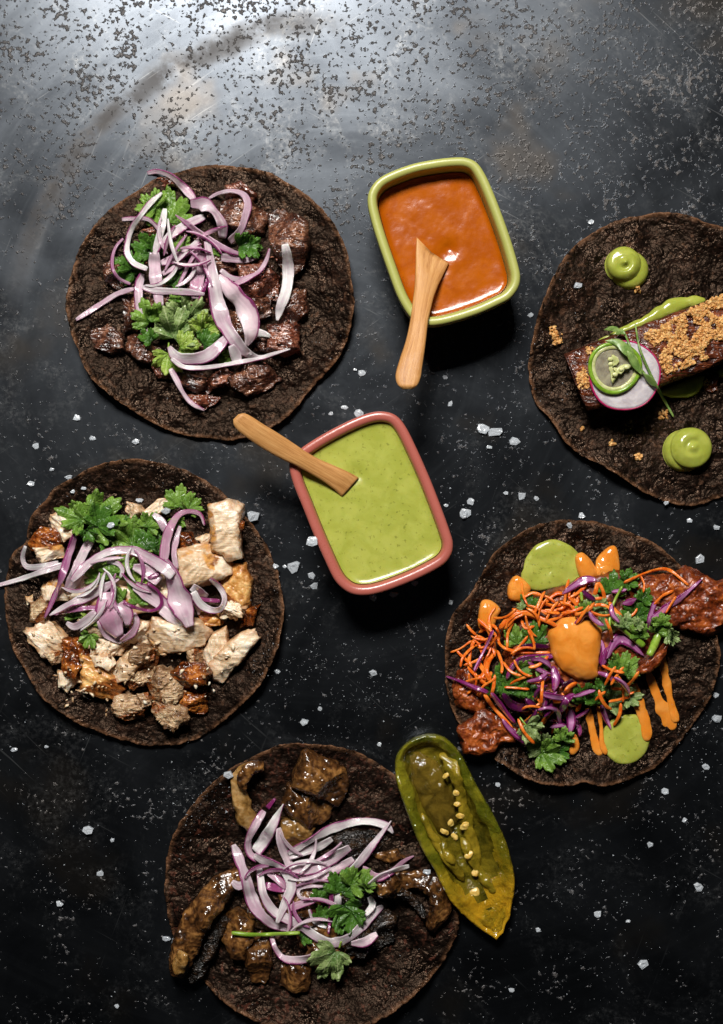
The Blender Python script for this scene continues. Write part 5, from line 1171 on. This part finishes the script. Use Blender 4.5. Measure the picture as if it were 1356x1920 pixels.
car(D2, [(640,1212),(690,1190)], 34, 'tiny carrot shred on the silvery cilantro')
cil(D2, [], 'thin green cilantro stem standing at the top right', M_leaf, [(600,398),(550,490),(515,580),(495,720)], stem_w=20)
cil(D2, [], 'short thin cilantro stem behind the looped carrot', M_leaf, [(290,440),(298,510)], stem_w=24)
for (x_, y_, dx_, dy_, n_, what) in [(1150,330,180,120,11,'beside the pale leaf above the dollop'), (640,780,190,160,11,'over the dark leaves left of the dollop'), (1250,880,150,160,10,'over the leaves right of the dollop')]:
    for k in range(n_):
        qx, qy = x_ + rc.uniform(-dx_, dx_), y_ + rc.uniform(-dy_, dy_); an = rc.uniform(0, 6.283); bend = rc.uniform(-.7, .7); pts = [(qx, qy)]
        for j in range(4):
            qx += rc.uniform(34, 56) * math.cos(an); qy += rc.uniform(34, 56) * math.sin(an); an += bend * .6; pts.append((qx, qy))
        if k % 3 == 2: cab(D1, pts, [18, 40, 46, 40, 16], 'small purple cabbage shred ' + what, M_cab)
        else: car(D1, pts, rc.uniform(28, 44), 'thin orange carrot shred ' + what)
chunk(D1, [(800,505),(850,440),(900,400),(990,382),(1090,398),(1165,440),(1200,500),(1192,590),(1182,690),(1165,770),(1172,835),(1100,862),(1010,858),(920,812),(870,762),(838,690),(812,600)], 10, M_aioli, 'sauce_dollop', 'large orange sauce dollop on top of the slaw', 'sauce', p=2.3, nz=.7, nf=9, jag=1.3, facets=0, crisp=False, na=96, nr=22, sink=3.0, side=.25)
# ------------------------------------------------------------------ pork belly taco
strip(E0, [(480,838),(620,782),(760,722),(880,655),(1000,605),(1150,585)], [14,44,66,84,90,50], M_crema, 'sauce_smear', 'green crema smear along the upper side of the pork belly', 'sauce', 'green crema smears', th=5, curv=0, e=1, sink=1.2, rollvar=0, wob=.2, rough=.3)
chunk(E0, [(860,1170),(1000,1100),(1150,1060),(1120,1155),(1020,1200)], 3.5, M_crema, 'sauce_smear', 'shaded green crema smear below the pork belly', 'sauce', 'green crema smears', p=2.4, nz=.3, facets=0, crisp=False)
chunk(E0, [(1230,1030),(1330,990),(1360,1050),(1260,1070)], 3.5, M_crema, 'sauce_smear', 'green crema smear at the right photo edge', 'sauce', 'green crema smears', p=2.4, nz=.3, facets=0, crisp=False)
loft(E0, [(262,925),(330,898),(600,796),(900,686),(1150,590),(1300,535),(1500,465),(1700,395)],
     [(395,1260),(450,1275),(700,1195),(900,1120),(1120,1035),(1270,972),(1480,890),(1690,810)],
     [13, 13.5, 13.5, 13.5, 13.5, 13.5, 13.5, 13.5], 18, M_pork, 'pork_belly', 'dark glazed slab of pork belly topped with crumbs', 'pork', n=120, nc=44, e=.34, nz=.8, nf=6, cut=(.8, .8), crown=.8)
chunk(E0, [(1140,1070),(1240,1060),(1230,1150),(1200,1165),(1150,1130)], 4, M_pork, 'pork_scrap', 'brown crisp pork scrap below the slab', 'pork', nz=.8, nf=2.5)

def dollop(view, cx, cy, R, ox, oy, R2, label, h=11.0):
    sd = nseed(); c0 = view([(cx, cy)])[0]; c2 = view([(cx + ox, cy + oy)])[0]
    x0, y0 = unp(c0[0], c0[1], 12); x2, y2 = unp(c2[0], c2[1], 6); r1, r2 = R / view.k * K, R2 / view.k * K
    b = float(hsample(np.array([x2]), np.array([y2]))[0]) - .6
    nA, nR = 96, 60
    th = np.linspace(0, 6.2832, nA, endpoint=False)
    rho = np.linspace(.01, 1, nR)[:, None]
    xm, ym = (x0 + x2) / 2, (y0 + y2) / 2
    d0 = np.array([x0 - xm, y0 - ym])
    # outline of the union of the two discs, seen from the middle point
    def reach(cxx, cyy, r):
        dx, dy = cxx - xm, cyy - ym; bq = dx * np.cos(th) + dy * np.sin(th); return bq + np.sqrt(np.maximum(bq ** 2 - dx * dx - dy * dy + r * r, 0))
    Ro = np.maximum(reach(x0, y0, r1), reach(x2, y2, r2))
    X = xm + rho * Ro[None] * np.cos(th)[None]; Y = ym + rho * Ro[None] * np.sin(th)[None]
    q1 = np.hypot(X - x0, Y - y0) / r1; q2 = np.hypot(X - x2, Y - y2) / r2
    z2 = np.where(q2 < 1, h * .50 * (np.maximum(0, 1 - q2 ** 4)) ** .5, 0)
    an = np.arctan2(Y - y0, X - x0)
    z1 = np.where(q1 < 1, h * .42 + h * .42 * (np.maximum(0, 1 - q1 ** 3.4)) ** .5, 0)
    groove = .55 * np.sin(2 * np.pi * (q1 * 1.25 + an / 6.2832) + cx) * np.clip(q1 * 3, 0, 1) * (q1 < .95)
    peak = h * (.16 if cx < 900 else .07) * np.exp(-(q1 / .16) ** 2)
    dip = -h * .05 * np.exp(-((q1 - .32) / .14) ** 2)
    Z = b + np.maximum(z1 + np.where(q1 < 1, groove * .55 + peak + dip, 0), z2) + .12 * fbm(xyz(X / 3, Y / 3, 1), sd, 2).reshape(X.shape)
    Z[-1] = b - .3
    V = np.concatenate([xyz(X, Y, Z), [[xm, ym, Z[0].mean()], [xm, ym, b - .3]]])
    F = grid_faces(nR, nA, True, True).tolist()
    F = [f[::-1] for f in F]
    for k in range(nA):
        k2 = (k + 1) % nA; F.append([nR * nA, k, k2]); F.append([nR * nA + 1, (nR - 1) * nA + k2, (nR - 1) * nA + k])
    F = [f[::-1] if i < 0 else f for i, f in enumerate(F)]
    return mk('crema_dollop', V, F, M_crema, None, None, True, label, 'sauce', 'green crema dollops')
dollop(E0, 645, 345, 108, 32, 45, 122, 'green crema dollop above the pork belly')
dollop(E0, 1075, 1515, 130, -50, 18, 134, 'green crema dollop below the pork belly')

rnd = random.Random(5)
def crumbs(poly, n, r, name, label, kind=None, group=None, parent=None, pile=2.2):
    """rough little fried grains heaped inside an outline"""
    P = np.array(E0(poly)); mn, mx = P.min(0), P.max(0); Vs, Fs = [], []
    def inside(q):
        s = False
        for i in range(len(P)):
            a, b = P[i], P[i - 1]
            if (a[1] > q[1]) != (b[1] > q[1]) and q[0] < (b[0] - a[0]) * (q[1] - a[1]) / (b[1] - a[1]) + a[0]: s = not s
        return s
    k = 0; cube = np.array([(a, b, d) for a in (-1, 1) for b in (-1, 1) for d in (-1, 1)], float)
    ico = []
    t = (1 + 5 ** .5) / 2
    iv = np.array([(-1,t,0),(1,t,0),(-1,-t,0),(1,-t,0),(0,-1,t),(0,1,t),(0,-1,-t),(0,1,-t),(t,0,-1),(t,0,1),(-t,0,-1),(-t,0,1)], float) / 1.9
    fi = [(0,11,5),(0,5,1),(0,1,7),(0,7,10),(0,10,11),(1,5,9),(5,11,4),(11,10,2),(10,7,6),(7,1,8),(3,9,4),(3,4,2),(3,2,6),(3,6,8),(3,8,9),(4,9,5),(2,4,11),(6,2,10),(8,6,7),(9,8,1)]
    guard = 0
    while k < n and guard < n * 20:
        guard += 1
        q = (rnd.uniform(mn[0], mx[0]), rnd.uniform(mn[1], mx[1]))
        if not inside(q) or (name == 'crumb_topping' and vnoise(np.array([[q[0] / 15, q[1] / 15, 3.3]]), 5)[0] < -.12): continue
        x, y = unp(q[0], q[1], 20); s = r * rnd.choice((.45, .6, .8, 1.0, 1.5)) * rnd.uniform(.8, 1.2)
        z = float(hsample(np.array([x]), np.array([y]))[0]) + rnd.uniform(-.2, .35) * s
        v = iv * np.array([rnd.uniform(.45, 1.45) for _ in range(36)]).reshape(12, 3) * s + np.array([x, y, z])
        Fs += [[a + len(Vs) * 12 for a in f] for f in fi]; Vs.append(v); k += 1
        if k % 12 == 0 and pile > 0: stamp(v * [1, 1, 1] - [0, 0, .6 * s])
    return mk(name, np.concatenate(Vs), Fs, M_crumb, parent, None, False, label, 'crumbs', group, kind)
crumbs([(745,810),(840,760),(950,700),(1100,625),(1267,545),(1400,500),(1400,800),(1267,875),(1180,940),(1040,1005),(900,1055),(850,960),(825,880)], 3400, .68, 'crumb_topping', 'golden fried crumbs heaped along the pork belly', 'stuff')
for poly, n, lab in [([(395,880),(450,880),(458,925),(410,935)], 26, 'golden crumb cluster on the upper left corner of the pork'),
                     ([(330,1060),(380,1010),(425,1080),(410,1140),(350,1150)], 60, 'golden crumb cluster on the left end of the pork'),
                     ([(190,725),(240,720),(248,765),(205,780)], 22, 'upper golden crumb cluster on the bare tortilla at left'),
                     ([(215,785),(275,770),(282,830),(230,850)], 26, 'lower golden crumb cluster on the bare tortilla at left'),
                     ([(745,470),(775,468),(778,495),(750,498)], 8, 'tiny crumb beside the upper crema dollop'),
                     ([(585,1455),(612,1455),(615,1490),(588,1492)], 8, 'tiny crumb on the shaded tortilla below the radish'),
                     ([(745,1545),(790,1545),(790,1580),(750,1582)], 10, 'tiny crumb left of the lower crema dollop'),
                     ([(905,1270),(960,1255),(960,1330),(910,1340)], 16, 'dark crumb cluster at the tip of the microgreen stem'),
                     ([(400,1370),(425,1370),(425,1390),(402,1392)], 6, 'tiny crumb below the left end of the pork')]:
    crumbs(poly, int(n * 1.5), .7, 'crumb_cluster', lab, None, 'stray golden crumbs', pile=0)

M_pulp = simple('green_chili_pulp', c(150, 142, 124), c(182, 176, 150), .15, .2, .001, .3, .25)
def disc_thing():
    # radish slice
    cx, cy = unp(*E0([(645, 1062)])[0], 24); R = 212 / E0.k * K
    zc = float(np.percentile(hsample(cx + np.linspace(-R, R, 20) * .6, cy + np.linspace(-R, R, 20) * .3), 90)) + 1.6
    e = empty('radish_slice', cx, cy, zc, 'thin round radish slice with magenta rim on the pork', 'radish')
    nA, nR = 90, 16; th = np.linspace(0, 6.2832, nA, endpoint=False); rho = np.linspace(.02, .965, nR)[:, None]
    rr = R * (1 + .015 * np.sin(2 * th + 1) + .012 * np.sin(5 * th))
    X = cx + rho * rr * np.cos(th); Y = cy + rho * rr * np.sin(th)
    tilt = lambda X, Y: zc + (Y - cy) * .10 + .3 * np.sin((X - cx) / 9)
    Zt = tilt(X, Y) + .1 * np.sin(rho * 20); Zb = Zt - 1.3
    V = np.concatenate([xyz(X, Y, Zt), xyz(X, Y, Zb)]); N0 = nR * nA
    F = grid_faces(nR, nA, True).tolist() + (grid_faces(nR, nA, True, True) + N0).tolist() + [list(range(nA))[::-1]]
    b = (nR - 1) * nA
    F = [f[::-1] for f in F]
    F += [[b + k, b + k + N0, b + (k + 1) % nA + N0, b + (k + 1) % nA] for k in range(nA)]
    F = [f[::-1] for f in F]
    mk('flesh', V, F, M_radish, e)
    ph = np.linspace(0, 6.2832, 8, endpoint=False)
    rx = rr[:, None] * .985 + .55 * np.cos(ph)[None]
    X = cx + rx * np.cos(th)[:, None]; Y = cy + rx * np.sin(th)[:, None]; Z = tilt(X, Y) - .6 + .85 * np.sin(ph)[None]
    q = grid_faces(nA, 8, True).tolist() + [[(nA - 1) * 8 + k, (nA - 1) * 8 + (k + 1) % 8, (k + 1) % 8, k] for k in range(8)]
    mk('skin_rim', xyz(X, Y, Z), q, M_radish_skin, e)
    # chilli ring
    cx2, cy2 = unp(*E0([(585, 1008)])[0], 28); Rx, Ry = 152 / E0.k * K, 146 / E0.k * K
    z2 = float(hsample(np.array([cx2]), np.array([cy2]))[0]) + .4
    e2 = empty('chili_slice', cx2, cy2, z2, 'green chilli ring with pale seeds lying on the radish slice', 'chilli')
    w, hgt = 2.0, 1.8
    ca, sa = np.sign(np.cos(ph)) * np.abs(np.cos(ph)) ** .7, np.sign(np.sin(ph)) * np.abs(np.sin(ph)) ** .7
    wob = 1 + .03 * np.sin(3 * th + .5)
    def ring(f, ww, hh, dz, mat, name):
        X = cx2 + (Rx * f * wob)[:, None] * np.cos(th)[:, None] + ww / 2 * ca[None] * np.cos(th)[:, None]
        Y = cy2 + (Ry * f * wob)[:, None] * np.sin(th)[:, None] + ww / 2 * ca[None] * np.sin(th)[:, None]
        Z = z2 + dz + hh / 2 * sa[None] + (Y - cy2) * .12 + .9
        mk(name, xyz(X, Y, Z), q, mat, e2)
    Xd = cx2 + np.linspace(.03, .84, 10)[:, None] * Rx * np.cos(th)[None]; Yd = cy2 + np.linspace(.03, .84, 10)[:, None] * Ry * np.sin(th)[None]
    Zd = z2 + .75 + (Yd - cy2) * .12 + .25 * fbm(xyz(Xd / 3, Yd / 3, 1), 3, 2).reshape(Xd.shape)
    fd = grid_faces(10, nA, True).tolist(); fd += [[a + 10 * nA for a in f[::-1]] for f in fd] + [list(range(nA))[::-1], [10 * nA + k for k in range(nA)]]
    bd_ = 9 * nA; fd += [[bd_ + k, bd_ + k + 10 * nA, bd_ + (k + 1) % nA + 10 * nA, bd_ + (k + 1) % nA][::-1] for k in range(nA)]
    mk('pulp_disc', np.concatenate([xyz(Xd, Yd, Zd), xyz(Xd, Yd, Zd - .5)]), fd, M_pulp, e2)
    ring(1.0, w, hgt, 0, M_chili, 'skin_ring'); ring(.88, 2.2, hgt * .7, 0, M_chili_in, 'flesh_ring')
    strip(E0, [(566,930),(590,965),(556,1005),(578,1050),(566,1105)], [12,40,26,34,10], M_chili_in, 'membrane', None, None, th=1.4, parent=e2, sink=.2, rough=.4, wob=.3)
    strip(E0, [(575,1012),(612,1030),(640,1000),(690,1002)], [16,36,22,10], M_chili_in, 'membrane', None, None, th=1.4, parent=e2, sink=.2, rough=.4, wob=.3)
    for sx, sy in ((560, 985), (620, 1020), (585, 1050), (660, 1005), (555, 955)):
        chunk(E0, [(sx + 18 * math.cos(a), sy + 14 * math.sin(a)) for a in np.linspace(0, 6.283, 8)[:-1]], 1.0, M_chili_in, 'seed', None, None, p=2.2, nz=.3, facets=0, parent=e2, na=16, nr=6, sink=.3, crisp=False)
disc_thing()
e_ = empty('microgreen_sprig', *unp(1190, 690, 28), 26, 'delicate microgreen sprig lying over the radish and chilli', 'microgreen')
def mg(pts, w): strip(E0, pts, w, M_micro, 'stem', None, None, th=.9, e=1, curv=0, parent=e_, nc=8, sink=.2, rollvar=0)
mg([(712,735),(735,870),(790,1010),(845,1125),(955,1320)], [10,14,18,22,14])
mg([(640,780),(690,900),(740,1010),(830,1110)], [12,16,18,16])
for pts, w in (([(515,770),(570,762),(620,785)], [10,44,30]), ([(590,800),(620,780),(650,800)], [20,40,20]), ([(520,838),(600,850),(660,900),(700,950)], [10,44,66,20]), ([(660,900),(710,980),(755,1055)], [20,50,14]), ([(760,1040),(810,1090),(845,1130)], [10,54,30])):
    strip(E0, pts, w, M_micro, 'leaf', None, None, th=.5, e=.9, curv=.1, parent=e_, sink=.2, taper=(.2, .2))
# ------------------------------------------------------------------ salt
def flake_mesh(sd, r):
    rg = random.Random(sd); n = rg.randint(5, 7); a0 = rg.uniform(0, 6.28)
    el = rg.uniform(.55, 1.0)
    out = [(math.cos(a0 + 6.283 * k / n + rg.uniform(-.3, .3)) * rg.uniform(.7, 1.1), math.sin(a0 + 6.283 * k / n + rg.uniform(-.3, .3)) * rg.uniform(.7, 1.1) * el) for k in range(n)]
    h = rg.uniform(.28, .5); V = []
    tx, ty = rg.uniform(-.25, .25), rg.uniform(-.25, .25)
    for (x, y) in out: V.append((x, y, 0))
    for (x, y) in out: V.append((x * .92, y * .92, max(.1, h * .8 + tx * x + ty * y)))
    for (x, y) in out: V.append((x * .5 + tx * .3, y * .5, max(.15, h + (tx * x + ty * y) * .6) * rg.uniform(.8, 1.2)))
    V.append((0, 0, h * rg.uniform(.6, 1.3)))
    F = [list(range(n))[::-1]]
    for k in range(n):
        k2 = (k + 1) % n
        F += [[k, k2, n + k2, n + k], [n + k, n + k2, 2 * n + k2, 2 * n + k], [2 * n + k, 2 * n + k2, 3 * n]]
    return np.array(V) * r, F
FL = [  # x, y, radius (photograph pixels), where it lies
 (907,803,13,'in the cluster right of the pink bowl, leftmost'), (930,809,15,'in the cluster right of the pink bowl, largest'), (967,827,11,'in the cluster right of the pink bowl, rightmost'), (918,838,7,'in the cluster right of the pink bowl, lowest'),
 (873,962,14,'touching the right side of the pink bowl'), (884,940,8,'just above the flake beside the pink bowl'), (950,925,6,'between the pink bowl and the fish taco'), (980,930,8,'above the fish taco, left of the pork taco'), (838,948,5,'close to the right rim of the pink bowl'),
 (474,967,14,'on the right rim of the chicken taco'), (589,1012,12,'touching the left side of the pink bowl'), (551,1064,15,'below left of the pink bowl, largest there'), (518,1062,6,'left of the largest flake below the pink bowl'), (584,1079,8,'right of the largest flake below the pink bowl'), (589,1099,10,'under the lower left corner of the pink bowl'),
 (738,1116,11,'under the bottom rim of the pink bowl, right'), (701,1121,9,'under the bottom rim of the pink bowl, left'), (777,1094,7,'at the lower right corner of the pink bowl'), (675,774,11,'behind the top edge of the pink bowl'), (646,763,7,'above the pink bowl, left of the one behind it'), (620,775,5,'between the steak tortilla and the pink bowl'),
 (128,894,9,'at the top left of the chicken tortilla, larger'), (56,906,7,'left of the chicken tortilla top'), (140,922,5,'on the chicken tortilla, left of two grains'), (160,916,5,'on the chicken tortilla, right of two grains'), (533,1063,5,'right of the chicken taco, small'), (520,1260,7,'at the lower right of the chicken tortilla'), (24,1408,7,'at the left photo edge below the chicken taco'), (85,1402,5,'below the chicken taco, left'),
 (143,783,8,'at the lower left of the steak tortilla, upper'), (172,821,7,'at the lower left of the steak tortilla, lower'), (253,828,8,'below the steak tortilla'), (65,836,7,'left of the steak tortilla bottom'), (679,698,9,'right of the steak tortilla'), (666,692,5,'just right of the steak tortilla edge'), (95,880,5,'between the steak and chicken tacos at the left'),
 (432,1445,11,'on the upper left rim of the mushroom tortilla'), (311,1763,9,'touching the left edge of the mushroom tortilla'), (711,1397,5,'above the mushroom tortilla'), (799,1628,9,'beside the pickled pepper, left'), (934,1472,5,'right of the pickled pepper top'), (163,1559,12,'at the lower left of the photo, largest'), (186,1641,7,'at the lower left of the photo below the largest'), (110,1697,7,'far lower left of the photo'), (209,1578,6,'right of the largest flake at lower left'), (217,1890,5,'at the bottom left photo edge'), (570,1355,9,'between the chicken and mushroom tacos'), (700,1262,8,'in the open middle below the pink bowl'), (600,1330,5,'above the mushroom tortilla, left'),
 (871,968,6,'behind the flake touching the pink bowl'), (1093,967,8,'on the top rim of the fish tortilla'), (1315,1047,12,'right of the fish tortilla top'), (1346,990,8,'at the right photo edge above the fish taco'), (1296,976,6,'above the large flake right of the fish taco'), (846,1130,6,'left of the fish tortilla'), (1346,1350,11,'at the right photo edge beside the fish tortilla'), (1327,1440,9,'right of the fish tortilla bottom'), (934,1473,5,'below the fish tortilla at left'), (1249,1486,9,'below the fish tortilla at right'), (1068,985,7,'on the dark top of the fish tortilla'), (1345,1304,6,'at the right photo edge, small'),
 (1082,537,10,'on the pork tortilla left of the upper dollop'), (996,589,7,'touching the left edge of the pork tortilla'), (1110,414,7,'at the top left of the pork tortilla'), (1007,935,6,'below the pork tortilla, left'), (1249,943,6,'at the bottom rim of the pork tortilla'),
 (1208,1811,13,'at the lower right of the photo, largest'), (1313,1665,11,'at the right photo edge, lower part'), (1222,1586,7,'right of the pickled pepper, lone'), (1122,1717,7,'right of the pickled pepper tip'), (1286,1540,5,'right of the lone flake beside the pepper'), (1010,1747,5,'right of the pepper tip, small'), (960,1860,6,'at the bottom photo edge, right of the mushroom taco'), (845,756,6,'below the green bowl'), (836,706,5,'right of the spreader handle below the green bowl'), (262,938,9,'on the top cilantro of the chicken taco'), (313,958,10,'on the cilantro beside the arched onion of the chicken'), (216,985,8,'on the dark cilantro of the chicken taco'), (1180,1730,5,'near the largest flake at lower right')]
seen = {}
for k, (px, py, r, txt) in enumerate(FL):
    V, F = flake_mesh(900 + k, r * K * 1.05)
    x, y = unp(px, py, 3); hs = hsample(x + V[:, 0], y + V[:, 1]); z = float(np.percentile(hs, 70))
    V = V + [x, y, z + .05]
    mk('salt_flake', V, F, M_salt, None, None, False, ('white salt flake ' + txt)[:200], 'salt', 'salt flakes strewn over the table')
# the dusting of fine grains nobody could count
rg = random.Random(77); Vs, Fs = [], []
hot = [(600,1250,90), (560,1060,80), (930,820,90), (850,1000,90), (980,560,110), (1020,700,80), (400,1480,60), (360,1520,70), (650,1330,80), (700,680,80), (1250,1600,120), (120,1600,110), (930,1430,60), (1330,1400,70), (760,1280,90), (520,1240,60), (930,1180,50), (1100,1800,120), (880,880,80)]
n = 0
while n < 1700:
    if rg.random() < .8: hx, hy, hr = rg.choice(hot); px, py = rg.gauss(hx, hr * .6), rg.gauss(hy, hr * .6)
    else: px, py = rg.uniform(0, 1356), rg.uniform(520, 1920)
    if not (-20 < px < 1376 and -20 < py < 1940): continue
    x, y = unp(px, py, 1)
    z = float(hsample(np.array([x]), np.array([y]))[0])
    if z > 9: continue
    s = min(1.0, .10 + rg.expovariate(1 / .11))
    v = np.array([(1, 0, .1), (-.5, .8, .1), (-.6, -.7, .1), (.2, .1, 1.1)]) * np.array([rg.uniform(.6, 1.2) for _ in range(12)]).reshape(4, 3) * s + [x, y, z]
    b = len(Vs) * 4; Vs.append(v); Fs += [[b, b + 1, b + 3], [b + 1, b + 2, b + 3], [b + 2, b, b + 3], [b, b + 2, b + 1]]; n += 1
mk('salt_grains', np.concatenate(Vs), Fs, M_salt, None, None, False, 'fine white salt grains dusted over the dark table', 'salt', None, 'stuff', False)
